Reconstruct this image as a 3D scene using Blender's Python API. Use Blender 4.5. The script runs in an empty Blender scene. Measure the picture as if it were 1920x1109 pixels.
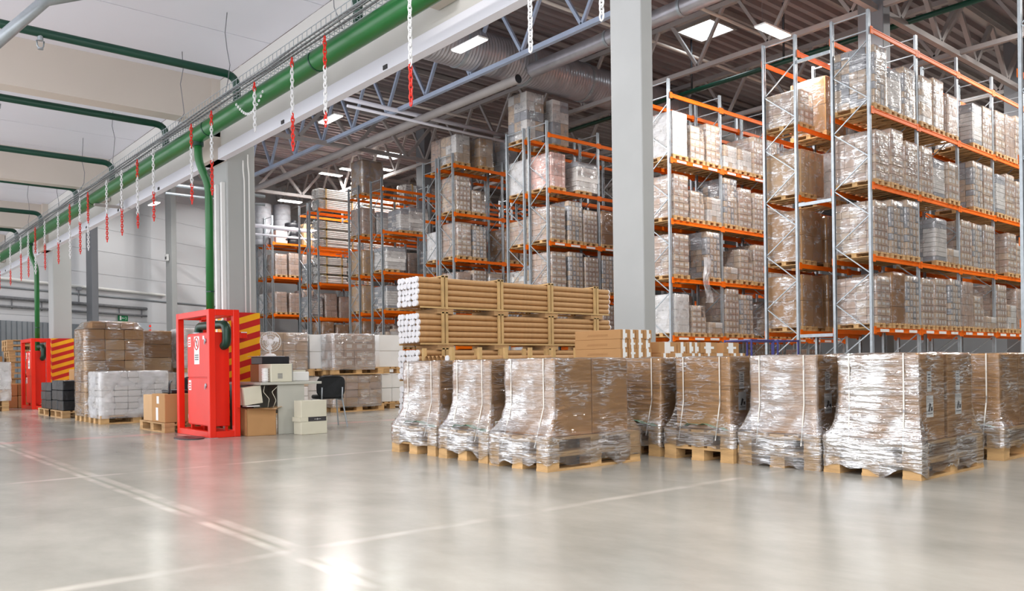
import bpy, math, random
import numpy as np
from mathutils import Vector, Matrix, noise
random.seed(7)
R = random.random
PI = math.pi
S = bpy.context.scene
COL = S.collection

# ------------------------------------------------------------------ materials
def lin(r, g, b):
    f = lambda c: (c/255/12.92) if c/255 <= .04045 else ((c/255+.055)/1.055)**2.4
    return (f(r), f(g), f(b), 1)

def new_mat(name):
    m = bpy.data.materials.new(name); m.use_nodes = True
    nt = m.node_tree; nt.nodes.clear()
    out = nt.nodes.new('ShaderNodeOutputMaterial')
    return m, nt, out

def plain(name, col, rough=.5, metal=0, var=.12, scale=4, stretch=(1, 1, 1), bump=0, spec=.5, bscale=30):
    m, nt, out = new_mat(name)
    N = nt.nodes.new; L = nt.links.new
    b = N('ShaderNodeBsdfPrincipled'); L(b.outputs[0], out.inputs[0])
    b.inputs['Roughness'].default_value = rough; b.inputs['Metallic'].default_value = metal
    b.inputs['Specular IOR Level'].default_value = spec
    tc = N('ShaderNodeTexCoord'); mp = N('ShaderNodeMapping'); mp.inputs['Scale'].default_value = stretch
    L(tc.outputs['Object'], mp.inputs[0])
    no = N('ShaderNodeTexNoise'); no.inputs['Scale'].default_value = scale; no.inputs['Detail'].default_value = 4
    L(mp.outputs[0], no.inputs[0])
    mr = N('ShaderNodeMapRange'); mr.inputs[1].default_value = .3; mr.inputs[2].default_value = .7
    mr.inputs[3].default_value = 1-var; mr.inputs[4].default_value = 1+var*.6
    L(no.outputs[0], mr.inputs[0])
    vm = N('ShaderNodeVectorMath'); vm.operation = 'SCALE'
    vm.inputs[0].default_value = col[:3]; L(mr.outputs[0], vm.inputs['Scale'])
    L(vm.outputs[0], b.inputs['Base Color'])
    if bump:
        n2 = N('ShaderNodeTexNoise'); n2.inputs['Scale'].default_value = bscale; L(mp.outputs[0], n2.inputs[0])
        bp = N('ShaderNodeBump'); bp.inputs['Strength'].default_value = bump; bp.inputs['Distance'].default_value = .02
        L(n2.outputs[0], bp.inputs['Height']); L(bp.outputs[0], b.inputs['Normal'])
    return m

def film_mat(name, fm=1.0, veil=.06, gloss=.04, sx=2.0, sz=18, strength=.5, rough=.08, crease=.6, cw=.035):
    """stretch film: clear glossy sheet with fine creases, where the doubled film turns milky"""
    m, nt, out = new_mat(name)
    N = nt.nodes.new; L = nt.links.new
    tc = N('ShaderNodeTexCoord')
    def nz(scale, rot, sc, detail, dist):
        mp = N('ShaderNodeMapping'); mp.inputs['Scale'].default_value = scale; mp.inputs['Rotation'].default_value = rot
        L(tc.outputs['Object'], mp.inputs[0])
        n = N('ShaderNodeTexNoise'); n.inputs['Scale'].default_value = sc; n.inputs['Detail'].default_value = detail; n.inputs['Distortion'].default_value = dist
        L(mp.outputs[0], n.inputs[0]); return n.outputs[0]
    def ridge(sock, pos, w):
        a = N('ShaderNodeMath'); a.operation = 'SUBTRACT'; a.inputs[1].default_value = pos; L(sock, a.inputs[0])
        c = N('ShaderNodeMath'); c.operation = 'ABSOLUTE'; L(a.outputs[0], c.inputs[0])
        r = N('ShaderNodeMapRange'); r.interpolation_type = 'SMOOTHSTEP'; r.inputs[1].default_value = 0; r.inputs[2].default_value = w
        r.inputs[3].default_value = 1; r.inputs[4].default_value = 0; L(c.outputs[0], r.inputs[0]); return r.outputs[0]
    def mul(a, b):
        x = N('ShaderNodeMath'); x.operation = 'MULTIPLY'; L(a, x.inputs[0])
        if isinstance(b, (int, float)): x.inputs[1].default_value = b
        else: L(b, x.inputs[1])
        return x.outputs[0]
    def add(a, b, cl=False):
        x = N('ShaderNodeMath'); x.operation = 'ADD'; x.use_clamp = cl; L(a, x.inputs[0])
        if isinstance(b, (int, float)): x.inputs[1].default_value = b
        else: L(b, x.inputs[1])
        return x.outputs[0]
    h1 = nz((sx, sx, sz), (0, 0, 0), 1.5, 3, .4)
    h2 = nz((sx*1.2, sx*1.2, sz*.6), (.55, .55, 0), 2.0, 3, .8)
    big = nz((1.6, 1.6, 1.6), (0, 0, .4), 1.7, 2, .3)
    r1 = ridge(h1, .5, cw); r2 = ridge(h2, .52, cw)
    patch = N('ShaderNodeMapRange'); patch.inputs[1].default_value = .42; patch.inputs[2].default_value = .62; L(big, patch.inputs[0])
    cre = mul(add(mul(r1, .8), r2), patch.outputs[0])
    hgt = add(add(h1, mul(h2, .6)), mul(big, .8))
    bp = N('ShaderNodeBump'); bp.inputs['Strength'].default_value = strength; bp.inputs['Distance'].default_value = .03; L(hgt, bp.inputs['Height'])
    tr = N('ShaderNodeBsdfTransparent')
    df = N('ShaderNodeBsdfDiffuse'); df.inputs[0].default_value = (.9, .9, .93, 1)
    gl = N('ShaderNodeBsdfGlossy'); gl.inputs['Roughness'].default_value = rough; gl.inputs[0].default_value = (1, 1, 1, 1); L(bp.outputs[0], gl.inputs['Normal'])
    v = add(add(mul(cre, crease*.5), mul(patch.outputs[0], veil*.9)), veil*.6, True)
    mx = N('ShaderNodeMixShader'); L(v, mx.inputs[0]); L(tr.outputs[0], mx.inputs[1]); L(df.outputs[0], mx.inputs[2])
    fr = N('ShaderNodeFresnel'); fr.inputs[0].default_value = 1.5; L(bp.outputs[0], fr.inputs['Normal'])
    g = add(add(mul(fr.outputs[0], fm), mul(cre, crease*.35)), mul(add(mul(patch.outputs[0], 1.3), .35), gloss), True)
    m2 = N('ShaderNodeMixShader'); L(g, m2.inputs[0]); L(mx.outputs[0], m2.inputs[1]); L(gl.outputs[0], m2.inputs[2])
    L(m2.outputs[0], out.inputs[0])
    return m

def emit_mat(name, col, s):
    m, nt, out = new_mat(name)
    e = nt.nodes.new('ShaderNodeEmission'); e.inputs[0].default_value = col; e.inputs[1].default_value = s
    nt.links.new(e.outputs[0], out.inputs[0]); return m

M = {}
M['wood'] = plain('pallet_wood', lin(206, 166, 114), .75, var=.3, scale=3, stretch=(1, 1, 6), bump=.2)
M['oldwood'] = plain('weathered_pallet_wood', lin(190, 152, 106), .8, var=.35, scale=3, stretch=(1, 1, 6), bump=.2)
M['batten'] = plain('batten_wood', lin(206, 172, 118), .7, var=.18, scale=5)
M['card'] = plain('cardboard', lin(184, 140, 94), .75, var=.06, scale=2, spec=.25)
M['card2'] = plain('cardboard_light', lin(208, 170, 128), .75, var=.08, scale=3, spec=.25)
M['card3'] = plain('cardboard_dark', lin(165, 122, 80), .8, var=.08, scale=3, spec=.25)
M['tape'] = plain('packing_tape', lin(228, 222, 212), .35, var=.05)
M['paper'] = plain('label_paper', lin(240, 240, 238), .6, var=.04)
M['ink'] = plain('printing_ink', lin(60, 58, 60), .6, var=.04)
M['mauve'] = plain('pack_mauve_grey', lin(200, 172, 154), .6, var=.12, scale=5)
M['greige'] = plain('pack_greige', lin(214, 190, 166), .6, var=.12, scale=5)
M['packwhite'] = plain('pack_white', lin(240, 236, 232), .5, var=.10, scale=5)
M['packgrey'] = plain('pack_grey', lin(172, 174, 180), .5, var=.15, scale=5)
M['pink'] = plain('pack_pink', lin(236, 188, 176), .55, var=.12, scale=5)
M['black'] = plain('black_plastic', lin(34, 35, 40), .4, var=.3, scale=6)
M['charcoal'] = plain('charcoal_film_load', lin(36, 38, 42), .3, var=.35, scale=7, bump=.5, bscale=12)
M['fabric'] = plain('black_seat_fabric', lin(38, 40, 42), .9, var=.2, scale=60)
M['beige'] = plain('beige_plastic', lin(216, 212, 192), .45, var=.04)
M['white'] = plain('white_plastic', lin(238, 238, 236), .4, var=.03)
M['deskgrey'] = plain('desk_grey_laminate', lin(186, 186, 176), .5, var=.04)
M['orange'] = plain('orange_beam_paint', lin(246, 112, 8), .5, var=.10, scale=1.5, spec=.25)
M['galv'] = plain('galvanised_steel', lin(178, 186, 192), .38, .55, var=.14, scale=8)
M['truss'] = plain('truss_grey_paint', lin(172, 166, 164), .55, .1, var=.12, scale=1)
M['truss_bluelit'] = plain('truss_blue_light_tint', lin(176, 190, 214), .5, .1, var=.1, scale=1)  # grey truss with the bluish daylight put into its colour
M['deck'] = plain('corrugated_deck_zinc', lin(164, 154, 156), .42, .2, var=.25, scale=.8, stretch=(.3, 1, 1))
M['duct'] = plain('spiral_duct_zinc', lin(186, 184, 190), .32, .6, var=.15, scale=2)
M['whitepaint'] = plain('white_concrete_paint', lin(240, 240, 250), .6, var=.03, scale=.7)
M['cream'] = plain('cream_beam_paint', lin(214, 204, 194), .6, var=.05, scale=.5)
M['beamwhite'] = plain('main_beam_paint', lin(222, 220, 216), .55, var=.04, scale=.8)
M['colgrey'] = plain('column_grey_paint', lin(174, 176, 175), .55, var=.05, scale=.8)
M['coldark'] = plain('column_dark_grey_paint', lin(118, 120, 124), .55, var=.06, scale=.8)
M['wallpanel'] = plain('wall_sandwich_panel', lin(218, 220, 224), .5, var=.04, scale=.25)
M['dimwall'] = plain('side_wall_dark_grey', lin(58, 56, 56), .6, var=.1, scale=.4)  # out of view, darkened so film faces turned to it reflect little light
M['cladding'] = plain('grey_profiled_sheet', lin(150, 156, 162), .45, .2, var=.12, scale=1)
M['green'] = plain('green_pipe_paint', lin(30, 108, 50), .3, var=.10, scale=2)
M['greend'] = plain('dark_green_pipe_paint', lin(8, 64, 48), .35, var=.12, scale=2)
M['redpaint'] = plain('red_cabinet_paint', lin(234, 42, 22), .32, var=.06, scale=2)
M['redchain'] = plain('red_plastic_chain', lin(228, 48, 34), .4, var=.05)
M['whitechain'] = plain('white_plastic_chain', lin(236, 236, 238), .4, var=.03)
M['tube'] = plain('cardboard_tube', lin(194, 152, 104), .6, var=.08, scale=3, stretch=(4, 1, 1))
M['cap'] = plain('white_tube_cap', lin(244, 244, 248), .4, var=.02)
M['steelwire'] = plain('wire_steel', lin(130, 130, 136), .4, .5, var=.05)
M['signgreen'] = plain('exit_sign_green', lin(24, 120, 74), .4, var=.03)
M['yellow'] = plain('hazard_yellow', lin(244, 176, 12), .45, var=.08)
M['hazred'] = plain('hazard_red', lin(196, 24, 20), .45, var=.08)
M['blue'] = plain('blue_trolley_paint', lin(62, 62, 130), .4, var=.06)
M['greensheet'] = plain('green_film_sheet', lin(120, 190, 160), .35, var=.1)
M['cable'] = plain('grey_cable_bundle', lin(122, 124, 128), .6, var=.2, scale=10)
M['film'] = film_mat('stretch_film_near', fm=.8, veil=.02, gloss=.04, sx=2.0, sz=20, strength=.8, rough=.06, crease=1.2, cw=.03)
M['film_glare'] = film_mat('stretch_film_lit_side', veil=.10, gloss=.34, sx=1.8, sz=14, strength=1.0, rough=.10, crease=1.0, cw=.04)  # glare of the bright opening put into whiter, glossier film
M['film_mid'] = film_mat('stretch_film_cloudy', fm=.8, veil=.20, gloss=.16, sx=1.8, sz=13, strength=.7, rough=.10, crease=.9, cw=.03)
M['film_low'] = film_mat('stretch_film_pallet_wrap', fm=.8, veil=.05, gloss=.12, sx=1.6, sz=20, strength=.8, rough=.08, crease=1.0, cw=.05)
M['film_far'] = film_mat('stretch_film_racks', fm=.5, veil=.06, gloss=.03, sx=1.3, sz=6, strength=.6, rough=.16, crease=.6, cw=.05)
M['film_white'] = film_mat('stretch_film_milky', fm=.6, veil=.36, gloss=.03, sx=1.6, sz=18, strength=.6, rough=.12, crease=.3, cw=.06)
M['lamp'] = emit_mat('led_diffuser', (1, .98, .95, 1), 9)
M['sky'] = emit_mat('skylight_daylight', (.86, .95, 1, 1), 7)

def floor_material():
    m, nt, out = new_mat('polished_concrete')
    N = nt.nodes.new; L = nt.links.new
    b = N('ShaderNodeBsdfPrincipled'); L(b.outputs[0], out.inputs[0])
    tc = N('ShaderNodeTexCoord')
    n1 = N('ShaderNodeTexNoise'); n1.inputs['Scale'].default_value = .9; n1.inputs['Detail'].default_value = 8; n1.inputs['Roughness'].default_value = .62
    mp = N('ShaderNodeMapping'); mp.inputs['Scale'].default_value = (1.4, .8, 1); mp.inputs['Rotation'].default_value = (0, 0, .5)
    L(tc.outputs['Object'], mp.inputs[0]); L(mp.outputs[0], n1.inputs[0])
    cr = N('ShaderNodeValToRGB'); e = cr.color_ramp.elements
    e[0].position = .25; e[0].color = lin(140, 138, 130); e[1].position = .75; e[1].color = lin(178, 175, 166)
    L(n1.outputs[0], cr.inputs[0])
    sx = N('ShaderNodeSeparateXYZ'); L(tc.outputs['Object'], sx.inputs[0])
    # expansion joints: saw cuts filled with a paler compound
    def line(sock, pos, w, soft):
        a = N('ShaderNodeMath'); a.operation = 'SUBTRACT'; a.inputs[1].default_value = pos; L(sock, a.inputs[0])
        c = N('ShaderNodeMath'); c.operation = 'ABSOLUTE'; L(a.outputs[0], c.inputs[0])
        r = N('ShaderNodeMapRange'); r.inputs[1].default_value = w; r.inputs[2].default_value = w+soft
        r.inputs[3].default_value = 1; r.inputs[4].default_value = 0; L(c.outputs[0], r.inputs[0]); return r.outputs[0]
    cur = cr.outputs[0]
    for sock, pos, w, soft, col, k in ((sx.outputs[0], 1.83, .004, .02, lin(140, 140, 128), .5), (sx.outputs[0], 1.79, .012, .03, lin(226, 220, 208), .55), (sx.outputs[0], 1.89, .02, .03, lin(222, 216, 204), .4),
                                       (sx.outputs[1], 3.9, .015, .05, lin(224, 217, 206), .45), (sx.outputs[1], 7.9, .02, .05, lin(226, 220, 210), .45),
                                       (sx.outputs[1], 12.4, .12, .1, lin(226, 160, 158), .45), (sx.outputs[1], 6.0, .004, .02, lin(150, 146, 140), .4)):
        r = line(sock, pos, w, soft)
        kk = N('ShaderNodeMath'); kk.operation = 'MULTIPLY'; kk.inputs[1].default_value = k; L(r, kk.inputs[0])
        wear = N('ShaderNodeTexNoise'); wear.inputs['Scale'].default_value = 2.2; L(tc.outputs['Object'], wear.inputs[0])
        wr = N('ShaderNodeMapRange'); wr.inputs[1].default_value = .35; wr.inputs[2].default_value = .6; L(wear.outputs[0], wr.inputs[0])
        k2 = N('ShaderNodeMath'); k2.operation = 'MULTIPLY'; L(kk.outputs[0], k2.inputs[0]); L(wr.outputs[0], k2.inputs[1])
        mx = N('ShaderNodeMix'); mx.data_type = 'RGBA'; L(k2.outputs[0], mx.inputs[0]); L(cur, mx.inputs[6]); mx.inputs[7].default_value = col
        cur = mx.outputs[2]
    L(cur, b.inputs['Base Color'])
    n2 = N('ShaderNodeTexNoise'); n2.inputs['Scale'].default_value = 1.7; n2.inputs['Detail'].default_value = 6; L(mp.outputs[0], n2.inputs[0])
    rr = N('ShaderNodeMapRange'); rr.inputs[3].default_value = .2; rr.inputs[4].default_value = .4; L(n2.outputs[0], rr.inputs[0])
    b.inputs['Roughness'].default_value = .21; b.inputs['Specular IOR Level'].default_value = .42
    n3 = N('ShaderNodeTexNoise'); n3.inputs['Scale'].default_value = 5; L(tc.outputs['Object'], n3.inputs[0])
    bp = N('ShaderNodeBump'); bp.inputs['Strength'].default_value = .05; bp.inputs['Distance'].default_value = .02
    return m
M['floor'] = floor_material()

# ------------------------------------------------------------------ mesh helpers
class MB:
    def __init__(s): s.v = []; s.f = []; s.m = []; s.sm = []
    def face(s, idx, m=0, smooth=False): s.f.append(idx); s.m.append(m); s.sm.append(smooth)
    def quad(s, a, b, c, d, m=0):
        n = len(s.v); s.v += [a, b, c, d]; s.face((n, n+1, n+2, n+3), m)
    def poly(s, pts, m=0):
        n = len(s.v); s.v += list(pts); s.face(tuple(range(n, n+len(pts))), m)
    def box(s, x0, y0, z0, x1, y1, z1, m=0, rot=None, at=None):
        n = len(s.v)
        p = [(x0, y0, z0), (x1, y0, z0), (x1, y1, z0), (x0, y1, z0), (x0, y0, z1), (x1, y0, z1), (x1, y1, z1), (x0, y1, z1)]
        if rot is not None:
            p = [tuple(Vector(at)+rot @ Vector(q)) for q in p]
        s.v += p
        for f in ((0, 3, 2, 1), (4, 5, 6, 7), (0, 1, 5, 4), (1, 2, 6, 5), (2, 3, 7, 6), (3, 0, 4, 7)): s.face(tuple(n+i for i in f), m)
    def bbox(s, x0, y0, z0, x1, y1, z1, b=.006, m=0):
        """box with chamfered edges"""
        n = len(s.v); xs = (x0, x1); ys = (y0, y1); zs = (z0, z1); idx = {}
        for i in (0, 1):
            for j in (0, 1):
                for k in (0, 1):
                    sx, sy, sz = (1-2*i)*b, (1-2*j)*b, (1-2*k)*b
                    idx[i, j, k, 0] = len(s.v); s.v.append((xs[i], ys[j]+sy, zs[k]+sz))
                    idx[i, j, k, 1] = len(s.v); s.v.append((xs[i]+sx, ys[j], zs[k]+sz))
                    idx[i, j, k, 2] = len(s.v); s.v.append((xs[i]+sx, ys[j]+sy, zs[k]))
        for i in (0, 1): s.face(tuple(idx[i, j, k, 0] for j, k in (((0, 0), (0, 1), (1, 1), (1, 0)) if i == 0 else ((0, 0), (1, 0), (1, 1), (0, 1)))), m)
        for j in (0, 1): s.face(tuple(idx[i, j, k, 1] for i, k in (((0, 0), (1, 0), (1, 1), (0, 1)) if j == 0 else ((0, 0), (0, 1), (1, 1), (1, 0)))), m)
        for k in (0, 1): s.face(tuple(idx[i, j, k, 2] for i, j in (((0, 0), (0, 1), (1, 1), (1, 0)) if k == 0 else ((0, 0), (1, 0), (1, 1), (0, 1)))), m)
        for i in (0, 1):
            for j in (0, 1): s.face((idx[i, j, 0, 0], idx[i, j, 0, 1], idx[i, j, 1, 1], idx[i, j, 1, 0]), m)
            for k in (0, 1): s.face((idx[i, 0, k, 0], idx[i, 0, k, 2], idx[i, 1, k, 2], idx[i, 1, k, 0]), m)
        for j in (0, 1):
            for k in (0, 1): s.face((idx[0, j, k, 1], idx[0, j, k, 2], idx[1, j, k, 2], idx[1, j, k, 1]), m)
        for i in (0, 1):
            for j in (0, 1):
                for k in (0, 1): s.face((idx[i, j, k, 0], idx[i, j, k, 1], idx[i, j, k, 2]), m)
    def cyl(s, p0, p1, r0, n=12, r1=None, m=0, mc=None, caps=True):
        r1 = r0 if r1 is None else r1
        p0 = Vector(p0); p1 = Vector(p1); d = (p1-p0).normalized()
        a = d.orthogonal().normalized(); b = d.cross(a); k = len(s.v)
        for p, r in ((p0, r0), (p1, r1)):
            for i in range(n):
                t = 2*PI*i/n; s.v.append(tuple(p+(a*math.cos(t)+b*math.sin(t))*r))
        for i in range(n): j = (i+1) % n; s.face((k+i, k+j, k+n+j, k+n+i), m, True)
        if caps:
            mc = m if mc is None else mc
            q = len(s.v); s.v += s.v[k:k+2*n]
            s.face(tuple(q+n-1-i for i in range(n)), mc); s.face(tuple(q+n+i for i in range(n)), mc)
    def bar(s, p0, p1, w, h=None, m=0):
        """rectangular bar between two points"""
        h = w if h is None else h
        p0 = Vector(p0); p1 = Vector(p1); d = (p1-p0); L = d.length; d.normalize()
        up = Vector((0, 0, 1)) if abs(d.z) < .95 else Vector((0, 1, 0))
        a = d.cross(up).normalized(); b = a.cross(d)
        rot = Matrix((d, a, b)).transposed()
        s.box(0, -w/2, -h/2, L, w/2, h/2, m, rot, p0)
    def tube(s, pts, r, n=10, m=0, closed=False):
        pts = [Vector(p) for p in pts]; k = len(s.v); N = len(pts); prev = None
        for i, p in enumerate(pts):
            if closed: d = (pts[(i+1) % N]-pts[i-1]).normalized()
            else: d = (pts[min(i+1, N-1)]-pts[max(i-1, 0)]).normalized()
            if prev is None: a = d.orthogonal().normalized()
            else:
                a = prev-d*prev.dot(d)
                a = a.normalized() if a.length > 1e-6 else d.orthogonal().normalized()
            prev = a; b = d.cross(a)
            for j in range(n):
                t = 2*PI*j/n; s.v.append(tuple(p+(a*math.cos(t)+b*math.sin(t))*r))
        for i in range(N if closed else N-1):
            for j in range(n):
                jj = (j+1) % n; i2 = (i+1) % N
                s.face((k+i*n+j, k+i*n+jj, k+i2*n+jj, k+i2*n+j), m, True)
        if not closed:
            s.face(tuple(k+n-1-j for j in range(n)), m); s.face(tuple(k+(N-1)*n+j for j in range(n)), m)
    def lathe(s, prof, n=20, c=(0, 0, 0), m=0):
        k = len(s.v)
        for r, z in prof:
            for i in range(n):
                t = 2*PI*i/n; s.v.append((c[0]+r*math.cos(t), c[1]+r*math.sin(t), c[2]+z))
        for q in range(len(prof)-1):
            for i in range(n):
                j = (i+1) % n; s.face((k+q*n+i, k+q*n+j, k+(q+1)*n+j, k+(q+1)*n+i), m, True)
        s.face(tuple(k+n-1-i for i in range(n)), m); s.face(tuple(k+(len(prof)-1)*n+i for i in range(n)), m)
    def mesh(s, name, mats):
        me = bpy.data.meshes.new(name); me.from_pydata([tuple(v) for v in s.v], [], s.f)
        for x in (mats if isinstance(mats, (list, tuple)) else [mats]): me.materials.append(x)
        me.polygons.foreach_set('material_index', s.m); me.polygons.foreach_set('use_smooth', s.sm)
        me.update(); return me
    def build(s, name, mats, parent=None, loc=(0, 0, 0), rz=0):
        ps = s.pieces() if parent is not None and name not in ('carton_stack', 'white_tubes', 'grille') else [s]
        os_ = [obj(name, p.mesh(name, mats), parent, loc, rz) for p in ps]
        return os_[0]
    def pieces(s):
        # a part that consists of far-apart bits (two posts, ten brackets) becomes one object per bit
        n = len(s.v); par = list(range(n))
        def find(a):
            while par[a] != a: par[a] = par[par[a]]; a = par[a]
            return a
        for f in s.f:
            r0 = find(f[0])
            for i in f[1:]:
                r1 = find(i)
                if r0 != r1: par[r1] = r0
        root = [find(i) for i in range(n)]; ids = {}
        isl = np.array([ids.setdefault(r_, len(ids)) for r_ in root]); k = len(ids)
        if k < 2 or k > 700: return [s]
        pts = np.array([tuple(v) for v in s.v], float); lo = np.full((k, 3), np.inf); hi = -lo
        np.minimum.at(lo, isl, pts); np.maximum.at(hi, isl, pts)
        size = (hi-lo).max(axis=1)
        gap = np.maximum(0, np.maximum(lo[:, None]-hi[None], lo[None]-hi[:, None]))
        near = np.sqrt((gap**2).sum(axis=2)) <= np.maximum(.02, .5*np.maximum(size[:, None], size[None]))
        lab = list(range(k))
        def fl(a):
            while lab[a] != a: lab[a] = lab[lab[a]]; a = lab[a]
            return a
        for a, b in zip(*np.nonzero(np.triu(near, 1))):
            ra, rb = fl(int(a)), fl(int(b))
            if ra != rb: lab[rb] = ra
        grp = [fl(i) for i in range(k)]
        if len(set(grp)) == 1 or len(set(grp)) > 90: return [s]
        out = {}
        for f, m_, sm in zip(s.f, s.m, s.sm):
            g = grp[isl[f[0]]]
            q, mp = out.setdefault(g, (MB(), {}))
            idx = []
            for i in f:
                if i not in mp: mp[i] = len(q.v); q.v.append(s.v[i])
                idx.append(mp[i])
            q.face(tuple(idx), m_, sm)
        return [q for q, _ in out.values()]

def obj(name, me, parent=None, loc=(0, 0, 0), rz=0):
    o = bpy.data.objects.new(name, me); COL.objects.link(o); o.parent = parent
    o.location = loc; o.rotation_euler = (0, 0, rz); return o
def tag(o, label, cat, group=None):
    o['label'] = label; o['category'] = cat
    if group: o['group'] = group
    return o
def thing(name, label, cat, loc=(0, 0, 0), rz=0, group=None):
    o = bpy.data.objects.new(name, None); COL.objects.link(o); o.empty_display_size = .1
    o.location = loc; o.rotation_euler = (0, 0, rz); return tag(o, label, cat, group)
def struct(o): o['kind'] = 'structure'; return o
def dup(root, loc, label, rz=None, group=None, parent=None):
    r = root.copy(); COL.objects.link(r); r.location = loc; r.parent = parent
    if rz is not None: r.rotation_euler = (0, 0, rz)
    if label: r['label'] = label
    if group: r['group'] = group
    for ch in KIDS(root):
        c = ch.copy(); COL.objects.link(c); c.parent = r
        for g in KIDS(ch):
            d = g.copy(); COL.objects.link(d); d.parent = c
    return r
_kids = {}
def KIDS(o):
    if o.name not in _kids: _kids[o.name] = [c for c in bpy.data.objects if c.parent == o]
    return _kids[o.name]
def ordn(i): return ['first', 'second', 'third', 'fourth', 'fifth', 'sixth', 'seventh', 'eighth', 'ninth', 'tenth', 'eleventh', 'twelfth', 'thirteenth', 'fourteenth', 'fifteenth', 'sixteenth', 'seventeenth', 'eighteenth', 'nineteenth', 'twentieth', 'twenty-first', 'twenty-second', 'twenty-third', 'twenty-fourth'][i]

# ------------------------------------------------------------------ shared parts
def pallet_mb(mb=None, ox=0, oy=0, oz=0, alongx=True, m=0, jit=.0):
    """EUR pallet 1.2 x 0.8 x 0.144, corner at ox,oy,oz; alongx: the 1.2 m side runs along x"""
    mb = mb or MB()
    def b(x0, y0, z0, x1, y1, z1):
        if alongx: mb.box(ox+x0, oy+y0, oz+z0, ox+x1, oy+y1, oz+z1, m)
        else: mb.box(ox+y0, oy+x0, oz+z0, ox+y1, oy+x1, oz+z1, m)
    for y, w in ((0, .145), (.19, .1), (.328, .145), (.51, .1), (.655, .145)): b(0, y, .122, 1.2, y+w, .144)
    for x in (0, .5275, 1.055): b(x, 0, .1, x+.145, .8, .122)
    for x in (.002, .5295, 1.057):
        for y in (.003, .328, .657): b(x, y, .022, x+.14, y+.14, .1)
    for y in (0, .328, .655): b(0, y, 0, 1.2, y+.145, .022)
    return mb

def carton_grid(mb, x0, y0, z0, x1, y1, z1, nx, ny, nz, gap=.006, jit=.004, mats=(0,), patch=None, ragged=0, rnd=None, bevel=False):
    rnd = rnd or random
    dx = (x1-x0)/nx; dy = (y1-y0)/ny; dz = (z1-z0)/nz
    for i in range(nx):
        for j in range(ny):
            top = nz-(rnd.choice((0, 0, 1, 2)) if ragged else 0)*(ragged > rnd.random())
            for k in range(int(top)):
                if 0 < i < nx-1 and 0 < j < ny-1 and k < top-2: continue
                a = [rnd.uniform(-jit, jit) for _ in range(2)]
                X0 = x0+i*dx+gap/2+a[0]; X1 = x0+(i+1)*dx-gap/2+a[0]
                Y0 = y0+j*dy+gap/2+a[1]; Y1 = y0+(j+1)*dy-gap/2+a[1]
                Z0 = z0+k*dz; Z1 = Z0+dz-gap
                mm = rnd.choice(mats)
                (mb.bbox(X0, Y0, Z0, X1, Y1, Z1, .012, mm) if bevel else mb.box(X0, Y0, Z0, X1, Y1, Z1, mm))
                if patch is not None:
                    pm, fx, fz = patch
                    w = (X1-X0)*fx/2; h = (Z1-Z0)*fz/2; cx = (X0+X1)/2; cz = Z0+(Z1-Z0)*.55
                    if j == 0: mb.box(cx-w, Y0-.003, cz-h, cx+w, Y0+.001, cz+h, pm)
                    w = (Y1-Y0)*fx/2; cy = (Y0+Y1)/2
    
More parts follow.
